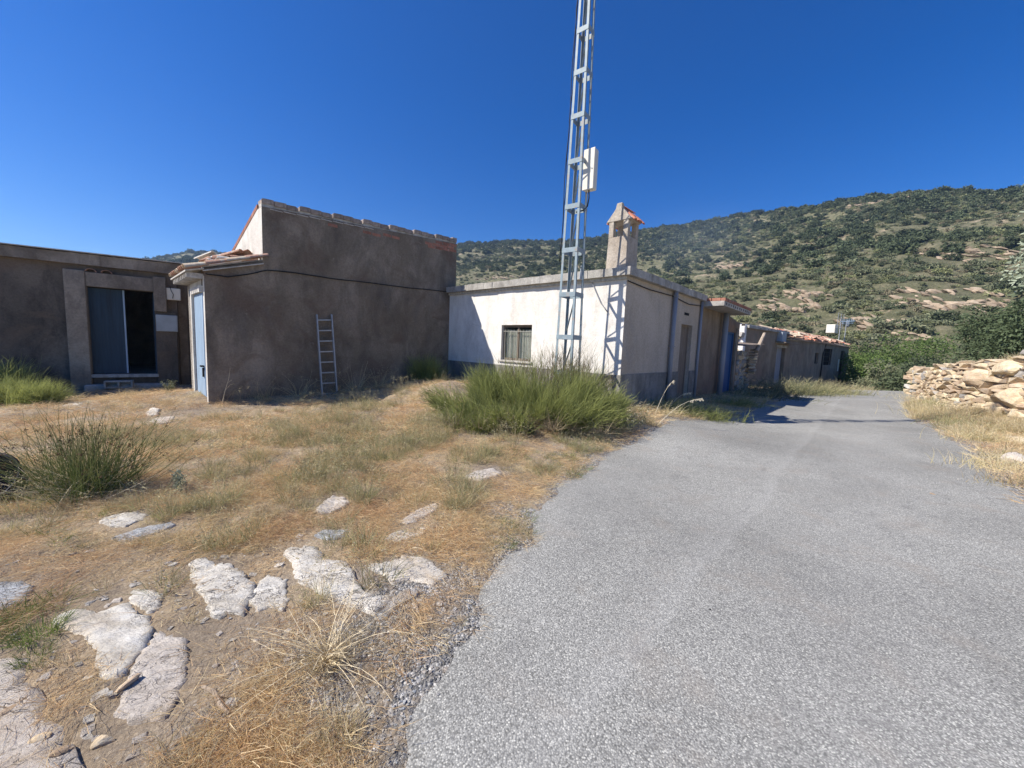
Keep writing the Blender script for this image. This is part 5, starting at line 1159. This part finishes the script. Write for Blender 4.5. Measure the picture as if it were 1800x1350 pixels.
for i, p in enumerate(wsp):
    t = 'weeds along the foot of the tall wall'; V, F, T = oatmesh() if i % 2 else tuft(30, .08, .2, .55, 5, 50, .005, .3); s_ = random.uniform(.7, 1.3)
    o = link('dry_weed', raw_mesh('dry_weed', V, F, [M['drygrass'] if i % 3 else M['broomdry']], T), None, (p[0], p[1], gh(p[0], p[1])), (0, 0, i), (s_ * 1.4, s_ * 1.4, s_ * 1.5)); kl = i - 4; tag(o, ('thin dry weed right behind the foot of the ladder' if kl == 0 else '%s dry weed %s of the ladder along the foot of the brown wall' % (['first', 'second', 'third', 'fourth', 'fifth', 'sixth', 'seventh', 'eighth', 'ninth', 'tenth', 'eleventh', 'twelfth', 'thirteenth'][abs(kl) - 1], 'right' if kl > 0 else 'left')), 'plant', t)
# twig at the tall building's corner
q = WF.w(-5.75, Ly - .15); z = gh(*q[:2]); tw = MB().tube([(0, 0, 0), (.05, 0, .25), (.12, 0, .5), (.15, 0, .72)], [.008, .006, .004, .002], 5).tube([(.06, 0, .28), (.14, .02, .38), (.2, .03, .4)], .003, 4).tube([(.1, 0, .42), (.17, .0, .48)], .003, 4)
tag(tw.build('dry_twig', M['stalk'], None, loc=(q[0], q[1], z), rot=(0, 0, .5)), 'bare dry twig standing at the corner beside the pale door', 'plant')
# long leaning grasses by the shaded side wall
lanep = [(1180, 735, .55, 'broad clump of long green stems leaning over the asphalt edge', 260, 'broom'), (1235, 738, .5, 'dark green leaning grass in the shade by the second downpipe', 240, 'broom'), (1140, 742, .4, 'straw-coloured oats at the foot of the white house corner', 90, 'drygrass'),
         (1290, 715, .6, 'dark weeds in the shade below the blue door', 200, 'broom'), (1340, 698, .6, 'dark weeds in the shade before the ruined shed', 200, 'scrub'), (1400, 690, 1.0, 'pale yellow-green grass clump beyond the house shadow', 420, 'olivegrass'), (1455, 687, .9, 'green grass clump at the far bend of the lane', 400, 'olivegrass'), (1375, 692, 1.2, 'tall pale weeds before the grey door of the far house', 150, 'scrub'), (1490, 682, .5, 'low dry grass at the corner of the far house', 180, 'drygrass')]
for px, py, h_, lab, n, mt in lanep:
    c = atz(px, py, .02); n = int(n * 2.6); d = cone_dirs(n, 0, 60) + [.2, -.1, 0]; sp = .40 if py > 700 else .8; h_ *= 1.25
    V, F, T = blades(np.column_stack([RNG.normal(0, sp, n), RNG.normal(0, sp * .5, n), np.zeros(n)]), d, RNG.uniform(.3, 1, n) * h_, .006 if py > 700 else .012, .35, 4)
    V[:, 2] += 0; o = link('grass_clump', raw_mesh('grass_clump', V, F, [M[mt]], T), None, (c[0], c[1], gh(*c[:2]) - .03)); tag(o, lab, 'grass')
# single oat stalks leaning at the white house corner
for i, (px, py, tx_, ty_, lab) in enumerate([(1150, 740, 1185, 668, 'long pale oat stalk leaning right past the corner of the white house'), (1170, 730, 1215, 690, 'long pale stalk leaning low to the right by the first downpipe'), (1155, 752, 1235, 700, 'lowest pale stalk leaning over the asphalt edge')]):
    a = atz(px, py, .1); b_ = atr(tx_, ty_, a[1] + .1); a[2] = gh(*a[:2]); pts = [a + (b_ - a) * t_ + np.array([0, 0, .12 * sin(pi * t_)]) for t_ in np.linspace(0, 1, 7)]; loc_ = a.copy()
    mb = MB().tube([p - loc_ for p in pts], [.005, .005, .004, .004, .003, .003, .002], 5)
    for _ in range(26):
        t_ = random.uniform(.7, 1); p = pts[0] + (pts[-1] - pts[0]) * t_ + np.array([0, 0, .12 * sin(pi * t_)]) - loc_; q_ = p + np.array([random.uniform(-.03, .04), random.uniform(-.03, .03), random.uniform(-.05, .0)]); mb.bar(tuple(p), tuple(q_), .006, .005)
    tag(mb.build('oat_stalk', M['oat'], None, loc=loc_), lab, 'plant', 'pale oat stalks by the white house corner')
# weeds with small pale flowers
for i, (px, py, lab) in enumerate([(1105, 775, 'weed with small cream flowers at the right foot of the broom bush'), (1130, 765, 'weed with small cream flowers nearest the white house corner'), (1350, 705, 'weed dotted with white flowers in the house shadow')]):
    t = leafy('flowering_weed', lab, px, py, .42 if i < 2 else .6, .2 + .3 * (i == 2), 160, M['scrub'], .022); 
    p = RNG.normal(0, .10 + .15 * (i == 2), (26, 3)) * [1, 1, .6] + [0, 0, .3]; V, F, T = blades(np.repeat(p, 4, 0), cone_dirs(104, 30, 120), .013, .011, 0, 1); link('flowers', raw_mesh('flowers', V, F, [M['oat']], T), t)
# grass on the right bank and by the stone wall
for i, (px, py, h_, sp, n, mt, lab) in enumerate([(1660, 728, .75, .5, 420, 'drygrass', 'tall dry grass at the left end of the stone wall'), (1700, 745, .6, .4, 380, 'olivegrass', 'olive dry grass below the middle of the stone wall'), (1735, 770, .5, .35, 380, 'drygrass', 'dry grass below the rusty boulder'), (1640, 715, .7, .3, 320, 'olivegrass', 'greenish dry grass where the lane edge turns'), (1760, 810, .35, .3, 340, 'drygrass', 'yellow dry grass on the verge near the right edge'), (1625, 700, .7, .5, 300, 'drygrass', 'dry grass in front of the farther piece of wall'), (1790, 835, .3, .2, 200, 'drygrass', 'small dry grass clump at the right edge of the view')]):
    c = atz(px, py, .12); d = cone_dirs(n, 0, 45); V, F, T = blades(np.column_stack([RNG.normal(0, sp, n), RNG.normal(0, sp * .6, n), np.zeros(n)]), d, RNG.uniform(.3, 1, n) * h_, .007, .3, 4); V[:, 2] += 0
    o = link('grass_clump', raw_mesh('grass_clump', V, F, [M[mt]], T), None, (c[0], c[1], gh(*c[:2]) - .02)); tag(o, lab, 'grass')
bx = []
for i in range(420):   # fringe along the top of the wall
    k_ = random.uniform(0.05, 5.9); i0 = int(k_); p = WL[i0] + (WL[i0 + 1] - WL[i0]) * (k_ - i0); d_ = WL[i0 + 1] - WL[i0]; nr = np.array([d_[1], -d_[0]]) / hypot(*d_); nr = -nr if nr @ (np.array([5, 8]) - p) > 0 else nr
    p = p + nr * random.uniform(.25, 2.5); bx.append((*p, gh(*p)))
bx = np.array(bx); scatter('dry_grass', bx, rotz(len(bx), .15), scl3(RNG.uniform(1., 2.2, len(bx))), dryf_c, 'dry grass fringe on top of the stone wall')
pst = atr(1690, 645, 10.2); t = thing('dry_stalks', 'tall straw-coloured stalks leaning left on top of the stone wall', 'plant', (pst[0], pst[1], gh(pst[0], pst[1])))
n = 26; d = cone_dirs(n, 0, 22) + [-.25, .12, 0]; V, F, T = blades(RNG.normal(0, .12, (n, 3)) * [1, 1, 0], d, RNG.uniform(.4, 1.05, n), .009, .25, 5); ps = [(V, F, T)]
tp = V.reshape(n, -1, 3)[:, -3]; m2 = np.repeat(np.arange(n), 9); ps.append(blades(tp[m2] + RNG.normal(0, .04, (len(m2), 3)), cone_dirs(len(m2), 20, 110), .05, .012, .1, 1)); V, F, T = cat_parts(ps); link('stalks', raw_mesh('stalks', V, F, [M['stalk']], T), t)
leafy('grey_shrub', 'soft grey-green plant at the left end of the stone wall', 1652, 705, .95, .35, 700, M['olive'], .05, 'shrub', zc=.2)
x, y, r = sample(9000, 5, 20, 38, 56); k, s_ = allowed(x, y); dW, sW, pW = seg_sd(x, y, WL); k &= (sW < 0) & (RNG.uniform(0, 1, len(x)) < np.exp(-((dW - .8) / 1.1) ** 2) * np.clip(5 * (fbm(x * 1.6, y * 1.6, 77) - .38), 0, 1))
scatter('verge_grass', place(x[k], y[k]), rotz(k.sum(), .15), scl3(RNG.uniform(.9, 2.1, k.sum())), dryf_c, 'dense dry grass along the foot of the stone wall')

# ------------------------------------------------------------------ leafy crowns
def crown_geo(n, lobes, leaf, asp=.5, squash=1., rng=RNG, fill=.35):
    L = np.array(lobes); vol = L[:, 3] ** 2; i = rng.choice(len(L), n, p=vol / vol.sum()); v = rng.normal(0, 1, (n, 3)); v /= np.linalg.norm(v, axis=1)[:, None]
    rr_ = L[i, 3] * (1 - fill * rng.uniform(0, 1, n) ** 1.5) * (1 + rng.normal(0, .06, n)); p = L[i, :3] + v * rr_[:, None] * [1, 1, squash]
    d = v + rng.normal(0, .75, (n, 3)); return blades(p, d, leaf * rng.uniform(.6, 1.4, n), leaf * asp, .1, 1, None, rng, tip=.55)
def lobes(R, H, k, r0_, r1_, rng=random):
    out = []
    for _ in range(k):
        a = rng.uniform(0, 2 * pi); q = sqrt(rng.uniform(0, 1)); z = rng.uniform(.25, 1); q *= sqrt(max(0, 1 - (z * .85) ** 2)) ; out.append((R * q * cos(a), R * q * sin(a), H * z, rng.uniform(r0_, r1_)))
    return out
OC = [(1395, 545, 75, 5.6, 5.5), (1530, 590, 58, 4.2, 3.2), (1660, 560, 62, 8, 7), (1700, 520, 82, 9, 6), (1285, 478, 125, 9, 5), (1530, 428, 165, 13, 5), (1440, 450, 125, 8, 4), (880, 460, 160, 11, 5), (1600, 625, 50, 3.5, 2), (1600, 540, 66, 5, 4), (1470, 480, 105, 9, 4), (1640, 470, 115, 12, 5), (1250, 430, 190, 12, 6), (1740, 430, 150, 14, 5), (1350, 490, 100, 8, 3)]
def barehill(x, y):
    w = np.zeros(len(x))
    for px, py, ds, a_, b_ in OC:
        d = ray(px, py); q = np.array([d[0], d[1]]) * ds; u = q / hypot(*q); dx = x - q[0]; dy = y - q[1]; al = dx * u[0] + dy * u[1]; ac = dx * u[1] - dy * u[0]
        w = np.maximum(w, np.exp(-(ac / (a_ * 1.1)) ** 2 - (al / (b_ * 1.6)) ** 2))
    return w
random.seed(11)
def shrub_variant(): # unit radius, stands on z = 0
    V, F, T = crown_geo(520, lobes(.72, .85, 11, .22, .42) + [(0, 0, .4, .55)], .20, .75, .85, fill=.45); V[:, 2] = np.maximum(V[:, 2], -.1); return V, F, T
oak_c, oak_m = variants('holm_oak', 6, shrub_variant, M['holm'])
M['scrub_b'] = blade('scrub_leaf_brown', (.22, .19, .115), (.30, .265, .17), trans=.15, rnd=.5); M['scrub_y'] = blade('scrub_leaf_yellow', (.20, .215, .095), (.30, .31, .155), trans=.2, rnd=.5)
scr_c, scr_m = variants('scrub_bush', 5, lambda: crown_geo(230, lobes(.75, .5, 7, .2, .4), .22, .6, .8, fill=.6), M['scrub'])
for mm in ('scrub_b', 'scrub_y', 'scrub_y', 'holm'):
    V, F, T = crown_geo(200, lobes(.8, .45, 6, .2, .42), .22, .5, .8, fill=.7); scr_c.objects.link(bpy.data.objects.new('scrub_bush_variant', raw_mesh('scrub_bush', V, F, [M[mm]], T)))
def inview(x, y): a = np.degrees(np.arctan2(x, y)); return (a > -9) & (a < 54)
n = 10400; a = np.radians(RNG.uniform(-73, 62, n)); u = np.sqrt(RNG.uniform(.025, 1.02, n)); ad = np.degrees(a); R_ = np.interp(ad, [-70, -40, -10, 20, 45, 80], [620, 560, 430, 300, 240, 240]); r = HR0 + (R_ - HR0) * u
x = r * np.sin(a); y = r * np.cos(a); dn = fbm(x / 24, y / 24, 61); uu = (r - HR0) / (R_ - HR0)
k = RNG.uniform(0, 1, n) < np.clip((dn - .38) * 3.4 + .75 * (uu - .3), .05, 1) * np.where(uu > .4, 1., .4) * (1 - barehill(x, y)); x, y, r, uu = x[k], y[k], r[k], uu[k]
sc = np.clip(RNG.lognormal(.42, .34, len(x)), .8, 3.4) * np.where(r > 300, 1.35, 1); z = hill(x, y) - .12 * sc
key = np.where(inview(x, y), sc / r, 0) ; order = np.argsort(-key); ind = order[:300]; rest = order[300:]
print('oaks', len(x))
for i in ind:
    s_ = sc[i]; o = link('holm_oak', oak_m[RNG.integers(0, 6)], None, (x[i], y[i], z[i]), (0, 0, RNG.uniform(0, 6.28)), (s_, s_ * RNG.uniform(.85, 1.15), s_ * RNG.uniform(.75, 1.05))); zn = 0 if uu[i] > .93 else (1 if uu[i] > .45 else 2); tag(o, ['dark holm oak standing on the skyline of the hill', 'dark rounded holm oak in the dense belt on the upper slope', 'dark rounded holm oak standing apart on the lower slope'][zn], 'tree', ['holm oaks on the skyline', 'holm oaks on the upper slope', 'holm oaks on the lower slope'][zn])
scatter('hillside_oaks', np.column_stack([x, y, z])[rest], rotz(len(rest), 0), np.column_stack([sc, sc, sc * .9])[rest], oak_c, 'distant dark green holm oaks over the hillside')
n = 52000; a = np.radians(RNG.uniform(-73, 62, n)); u = RNG.uniform(0, 1, n) ** .62; ad = np.degrees(a); R_ = np.interp(ad, [-70, -40, -10, 20, 45, 80], [620, 560, 430, 300, 240, 240]); r = HR0 + (R_ - HR0) * u * .995
x = r * np.sin(a); y = r * np.cos(a); dn = fbm(x / 9, y / 9, 63) * .6 + fbm(x / 40, y / 40, 64) * .4; k = RNG.uniform(0, 1, n) < np.clip((dn - .38) * 6, .10, 1) * (1 - .95 * barehill(x, y)); x, y, r = x[k], y[k], r[k]
sc = np.clip(RNG.lognormal(-.22, .42, len(x)), .3, 1.9) * np.where(r > 200, 1.3, 1.); scatter('hillside_scrub', np.column_stack([x, y, hill(x, y) - .05]), rotz(len(x), .1), np.column_stack([sc, sc, sc * RNG.uniform(.6, 1., len(x))]), scr_c, 'grey-green scrub covering the hillside')
# trees and bushes beyond the end of the lane and on the bank
def tree(name, label, base, h, R, n, leaf, mat, k=16, trunk=.12, squash=.85, zc=.15, cat='tree', group=None, lean=(0, 0)):
    t = thing(name, label, cat, base, 0, group); lb_ = lobes(R, h * .82, k, R * .24, R * .46); lb_ = [(a + lean[0] * c_ / h, b_ + lean[1] * c_ / h, c_ + h * zc * .6, d_) for a, b_, c_, d_ in lb_]
    V, F, T = crown_geo(n, lb_, leaf, .55, squash, fill=.5); link('crown', raw_mesh('crown', V, F, [mat], T), t)
    mb = MB().tube([(0, 0, -.2), (lean[0] * .1, .03, h * .25), (lean[0] * .3, 0, h * .5)], [trunk, trunk * .8, trunk * .4], 7)
    for q_ in lb_[:9]: mb.tube([(lean[0] * .1, .03, h * .22), ((q_[0]) * .5, q_[1] * .5, (h * .25 + q_[2]) / 2), q_[:3]], [trunk * .5, trunk * .3, trunk * .12], 5)
    mb.build('trunk', M['bark'], t); return t
def at2(px, dist): 
    d = ray(px, 640); return np.array([d[0], d[1]]) * dist
beyond0 = [(1512, 30, 3.0, 2.3, 'leaf', 'light green leafy bush just right of the far house'), (1545, 32, 4.0, 2.4, 'leaf', 'bright green bush behind the end of the lane'), (1588, 31, 4.6, 2.6, 'leaf', 'tallest bright green bush beyond the crest of the lane'), (1535, 27, 1.3, 1.4, 'scrub', 'brownish low scrub at the lane crest, nearer the house'),
          (1568, 25, 2.3, 1.6, 'scrub', 'dark low scrub at the lane crest, in its middle'), (1625, 25, 2.8, 1.7, 'holm', 'dark green bush behind the farther piece of wall'), (1600, 23.5, 2.1, 1.2, 'holm', 'dark bush hanging over the right end of the lane crest'), (1655, 27, 4.0, 2.2, 'leaf', 'green bush behind the left end of the stone wall'),
          (1512, 36, 2.6, 1.4, 'scrub', 'scrubby bush behind the far house corner'), (1680, 24, 3.2, 1.8, 'leaf', 'low green bush seen over the stone wall'), (1715, 22, 2.9, 1.6, 'pine', 'dark bush left of the pine, over the stone wall')]
beyond = [(a_, b_, c_ * (1.45 if a_ < 1640 else .8), d_ * 1.15, e_, f_) for a_, b_, c_, d_, e_, f_ in beyond0]
for px, dist, h, R, mt, lab in beyond:
    p = at2(px, dist); tree('leafy_bush', lab, (p[0], p[1], gh(*p) - .1), h, R, 5200, .13, M[mt], 20, .05, .8, .05, 'bush')
p = at2(1790, 16.0); tree('pine_tree', 'dense dark green young pine behind the stone wall at the right edge', (p[0], p[1], gh(*p) - .1), 4.3, 1.9, 17000, .10, M['pine'], 30, .12, .9, .05)
p = at2(1850, 14.5); tree('pine_tree', 'second dark green pine mostly beyond the right edge of the view', (p[0], p[1], gh(*p) - .1), 4.2, 1.7, 9000, .11, M['pine'], 24, .12, .9, .05)
p = (12.6, 7.7); ot = tree('olive_tree', 'grey-green olive tree reaching into the view at the upper right edge', (p[0], p[1], gh(*p) - .1), 4.1, 1.8, 9000, .065, M['olive'], 22, .14, .95, .4, lean=(-.9, 0))
# ------------------------------------------------------------------ rock outcrops on the hillside
def outcrop(label, px, py, dist, w, h, n, smin, smax, seed, mat='outcrop'):
    random.seed(seed); ms_ = [rock_mesh('rock', (1, 1, 1), M[mat], seed + i, 2, 11, .08) for i in range(5)]
    d = ray(px, py); q = np.array([d[0], d[1]]) * dist; t = thing('rock_outcrop', label, 'rocks', (q[0], q[1], float(hill(q[:1], q[1:])[0])))
    rx = np.array([q[1], -q[0]]) / hypot(*q); ry = q / hypot(*q)
    for k in range(n):
        u, v = random.uniform(-1, 1), random.uniform(-1, 1)
        if u * u + v * v > 1.1: continue
        p = q + rx * u * w + ry * v * h * 1.4; s_ = random.uniform(smin, smax) * (1.0 - abs(u) * .4) * .8; z = float(hill(p[:1], p[1:])[0])
        link('rock', random.choice(ms_), t, (p[0] - q[0], p[1] - q[1], z - t.location.z + s_ * .12), (radians(random.uniform(-12, 12)), radians(28 + random.uniform(-14, 14)), radians(random.uniform(-25, 25)) - atan2(q[0], q[1])), (s_ * random.uniform(1.1, 2.), s_ * random.uniform(.7, 1.1), s_ * random.uniform(.35, .8)))
outcrop('sunlit rocky outcrop on the slope above the ruined shed', 1395, 545, 75, 5.6, 5.5, 85, .8, 2.1, 801)
outcrop('pale rocks in the scrub right of the aerials', 1530, 590, 58, 4.2, 3.2, 45, .6, 1.6, 802)
outcrop('broad terraced rocks above the left end of the stone wall', 1660, 560, 62, 7, 6, 90, .6, 1.9, 803)
outcrop('rocks high above the stone wall, left of the pine', 1700, 520, 82, 8, 4.5, 60, .7, 1.9, 804)
outcrop('small scree of pale rocks on the slope behind the canopy house', 1285, 478, 125, 9, 3, 45, .8, 1.9, 805)
outcrop('long pale rock ledge high on the slope', 1530, 428, 165, 12, 3, 50, .9, 2.4, 806)
outcrop('pale terrace of rocks halfway up the slope', 1440, 450, 125, 8, 2.2, 34, .7, 1.6, 807)
outcrop('pale rocks in the slope between the tall wall and the mast', 880, 460, 160, 11, 3, 34, .8, 2., 808)
outcrop('low rocks beside the right bushes beyond the lane', 1600, 625, 50, 3.5, 1.5, 26, .4, 1.1, 809)

# ------------------------------------------------------------------ loose things on the ground
random.seed(31)
loose = [(225, 1205, .07, 'wallrock', 'curved brown stone chip standing on the crack of the oval slab'), (68, 1300, .06, 'wallrock', 'flat brown stone on the corner slab, left one of two'), (108, 1322, .06, 'wallrock2', 'brown stone on the corner slab, right one of two'), (180, 1300, .07, 'wallrock', 'triangular brown stone in the straw right of the corner slab'), (8, 1252, .06, 'wallrock2', 'brown stone at the left edge on the corner slab'),
 (192, 1222, .03, 'slabwhite', 'small white stone by the curved brown chip'), (380, 1168, .03, 'slabbeige', 'little heart-shaped beige stone in the straw'), (560, 1130, .05, 'slabbeige', 'cream stone under the dead weed'), (575, 1232, .03, 'slabbeige', 'small beige stone below the dead weed'), (545, 1280, .05, 'slabbeige', 'beige flat stone in the gravel near the bottom edge'), (520, 1312, .05, 'slabbeige', 'dull flat stone at the bottom edge'), (452, 1275, .035, 'slabbeige', 'slim pale stone left of the beige flat one'),
 (770, 1220, .02, 'greyrock', 'small dark stone at the asphalt edge below the dead weed'), (720, 1262, .02, 'greyrock', 'dark pebble in the gravel near the bottom'), (1248, 1070, .014, 'black', 'black chip lying on the asphalt, nearest of them'), (1198, 934, .014, 'black', 'black chip on the asphalt left of the pair'), (1255, 945, .012, 'black', 'black chip of a pair on the asphalt, left one'), (1264, 943, .012, 'black', 'black chip of a pair on the asphalt, right one'),
 (1640, 866, .045, 'wallrock2', 'reddish-brown flat stone on the asphalt near the right edge'), (1686, 842, .045, 'greyrock', 'pale flat stone on the asphalt edge right of the reddish one'), (1684, 813, .03, 'greyrock', 'dark small stone where asphalt meets the right verge'), (1650, 752, .09, 'wallrock', 'brown stone on the verge at the turn of the lane'), (1727, 812, .10, 'slabbeige', 'cream flat stone on the right verge'), (1752, 828, .08, 'wallrock', 'ochre flat stone right of the cream one'),
 (1770, 838, .07, 'slabbeige', 'small cream stone lower on the right verge'), (1790, 858, .07, 'slabbeige', 'pale stone on the right verge by the edge of the view'), (1742, 820, .05, 'slabwhite', 'small whitish stone between the cream and the ochre one'), (620, 995 - 140, .04, 'greyrock', 'small grey stone in the middle grass'), (130, 975, .05, 'slabbeige', 'beige stone in the bare earth at the left'), (1300, 862, .02, 'greyrock', 'small grey chip on the asphalt in the middle distance')]
for px, py, s_, mt, lab in loose:
    c = atz(px, py, 0.01); on = 0
    for (a_, hg, l_, p_), P in zip(SL, SLP):
        if in_poly(c[:1], c[1:2], P)[0]: on = hg * .55
    on_road = road_sd(c[:1], c[1:2])[0] < 0
    z = (float(roadz(c[:1], c[1:2])[0]) if on_road else gh(*c[:2])) + on
    s_ *= .62; me = rock_mesh('loose_stone', (s_ * 1.5, s_ * .9, s_ * .5), M[mt], int(px), 2, 10, .05); tag(link('loose_stone', me, None, (c[0], c[1], z + s_ * .12), (random.uniform(-.3, .3), random.uniform(-.3, .3), random.uniform(0, 3))), lab, 'stone', 'loose stones lying about')
# small pale chips round the slabs
chp = bpy.data.collections.new('rock_chip_variants')
for i in range(6): chp.objects.link(bpy.data.objects.new('rock_chip_variant', hull_mesh('rock_chip', (1, .7, .25), M[['slabwhite', 'slabbeige', 'greyrock'][i % 3]], 12, 900 + i)))
cx_ = []
for P in SLP[:11]:
    c_ = P.mean(0); R0 = np.hypot(*(P - c_).T).max(); q_ = c_ + RNG.normal(0, 1, (70, 2)) * R0 * .75; cx_.append(q_)
cx_ = np.vstack(cx_); kk_ = road_sd(cx_[:, 0], cx_[:, 1]) > .02
for P in SLP: kk_ &= ~(in_poly(cx_[:, 0], cx_[:, 1], P) & (RNG.uniform(0, 1, len(cx_)) < .85))
cx_ = cx_[kk_]; scatter('rock_chips', np.column_stack([cx_, ground_z(cx_[:, 0], cx_[:, 1])[0] + .001]), rotz(len(cx_), .12), scl3(np.clip(RNG.lognormal(-3.7, .5, len(cx_)), .01, .06)), chp, 'small pale rock chips scattered round the slabs')
# verge stones in bulk
n = 900; x = RNG.uniform(5.5, 12.5, n); y = RNG.uniform(3.2, 12.5, n); s = road_sd(x, y); d_, sd_, p_ = seg_sd(x, y, WL); k = (s > .0) & (s < 1.6) & (sd_ < 0) & (x > .9 * y * .98) & (RNG.uniform(0, 1, n) < .75)
st_c = bpy.data.collections.new('verge_stone_variants')
for i in range(6): st_c.objects.link(bpy.data.objects.new('verge_stone_variant', hull_mesh('verge_stone', (1, .75, .32), M[['slabbeige', 'wallrock', 'wallrock2'][i % 3]], 12, 700 + i)))
z = ground_z(x[k], y[k])[0]; scatter('verge_stones', np.column_stack([x[k], y[k], z]), rotz(k.sum(), .2), scl3(np.clip(RNG.lognormal(-2.85, .45, k.sum()), .02, .16)), st_c, 'flat ochre stone chips littering the right verge')
# weathered stick
a = atz(355, 1205, .01); b_ = atz(402, 1250, .01); a[2] = gh(*a[:2]) + .008; b_[2] = gh(*b_[:2]) + .008; L_ = b_ - a
tag(MB().tube([(0, 0, 0), tuple(L_ * .35 + [.008, .01, .006]), tuple(L_ * .7), tuple(L_)], [.007, .010, .009, .005], 7).tube([tuple(L_ * .4), tuple(L_ * .5 + [.03, .012, .01])], .004, 5).build('dry_stick', M['log'], None, loc=a), 'short weathered stick lying right of the oval slab', 'stick')
# tipped black bowl standing in for a dark open hollow at the left edge
c = atz(-5, 868, 0); tb_ = MB(); nn_ = 24; V = []; F = []
for j, (rr2, zz2) in enumerate(((.20, 0), (.24, .20), (.255, .21), (.23, .205), (.185, .02), (0.001, .02))):
    V += [(rr2 * cos(2 * pi * k / nn_), rr2 * sin(2 * pi * k / nn_), zz2) for k in range(nn_)]
for j in range(5): F += [(j * nn_ + k, j * nn_ + (k + 1) % nn_, (j + 1) * nn_ + (k + 1) % nn_, (j + 1) * nn_ + k) for k in range(nn_)]
tb_.add(V, F); tag(tb_.build('dark_hollow', M['black'], None, smooth=True, loc=(c[0], c[1], gh(*c[:2]) + .05), rot=(radians(50), 0, radians(20))), 'dark open hollow half hidden in the grass at the left edge', 'tub')

for o in C.objects:
    if o.parent and o.name.split('.')[0] in ('seed_heads', 'flowers', 'leaves', 'dry_leaves', 'stems', 'crown', 'dry_twigs', 'dead_twigs', 'dry_stems', 'stalks'): o['kind'] = 'stuff'
# ------------------------------------------------------------------ air
hz_ = MB().box(-640, 900, -60, 900, -12, 122).build('haze', None or bpy.data.materials.new('haze_air')); hm = hz_.data.materials[0]; hm.use_nodes = True
hm.node_tree.nodes.remove(hm.node_tree.nodes['Principled BSDF']); pv = hm.node_tree.nodes.new('ShaderNodeVolumePrincipled'); pv.inputs['Color'].default_value = (.50, .70, 1, 1); pv.inputs['Density'].default_value = .00038; pv.inputs['Anisotropy'].default_value = .3
hm.node_tree.links.new(pv.outputs[0], hm.node_tree.nodes['Material Output'].inputs['Volume']); hz_['kind'] = 'stuff'; hz_['label'] = 'thin blue summer air'

d = ray(1225, 425); q = np.array([0, 0, EYE]) + d * 105
bm = bmesh.new(); bmesh.ops.create_icosphere(bm, subdivisions=3, radius=1); me = bpy.data.meshes.new('smoke'); bm.to_mesh(me); bm.free()
sm = bpy.data.materials.new('smoke_air'); sm.use_nodes = True; st = sm.node_tree; st.nodes.remove(st.nodes['Principled BSDF']); me.materials.append(sm)
tc = st.nodes.new('ShaderNodeTexCoord'); ln = st.nodes.new('ShaderNodeVectorMath'); ln.operation = 'LENGTH'; st.links.new(tc.outputs['Object'], ln.inputs[0])
mr = st.nodes.new('ShaderNodeMapRange'); mr.interpolation_type = 'SMOOTHSTEP'; mr.inputs[1].default_value = 1; mr.inputs[2].default_value = .1; mr.inputs[3].default_value = 0; mr.inputs[4].default_value = .011; st.links.new(ln.outputs['Value'], mr.inputs[0])
nz = st.nodes.new('ShaderNodeTexNoise'); nz.inputs['Scale'].default_value = 1.6; nz.inputs['Detail'].default_value = 2; st.links.new(tc.outputs['Object'], nz.inputs['Vector'])
mu = st.nodes.new('ShaderNodeMath'); mu.operation = 'MULTIPLY'; st.links.new(mr.outputs[0], mu.inputs[0]); st.links.new(nz.outputs[0], mu.inputs[1])
pv = st.nodes.new('ShaderNodeVolumePrincipled'); pv.inputs['Color'].default_value = (.55, .74, 1, 1); pv.inputs['Anisotropy'].default_value = .2; st.links.new(mu.outputs[0], pv.inputs['Density']); st.links.new(pv.outputs[0], st.nodes['Material Output'].inputs['Volume'])
o = link('smoke', me, None, tuple(q), (0, 0, -.3), (24, 18, 13)); o['kind'] = 'stuff'; o['label'] = 'faint blue smoke drifting before the hill behind the chimney'
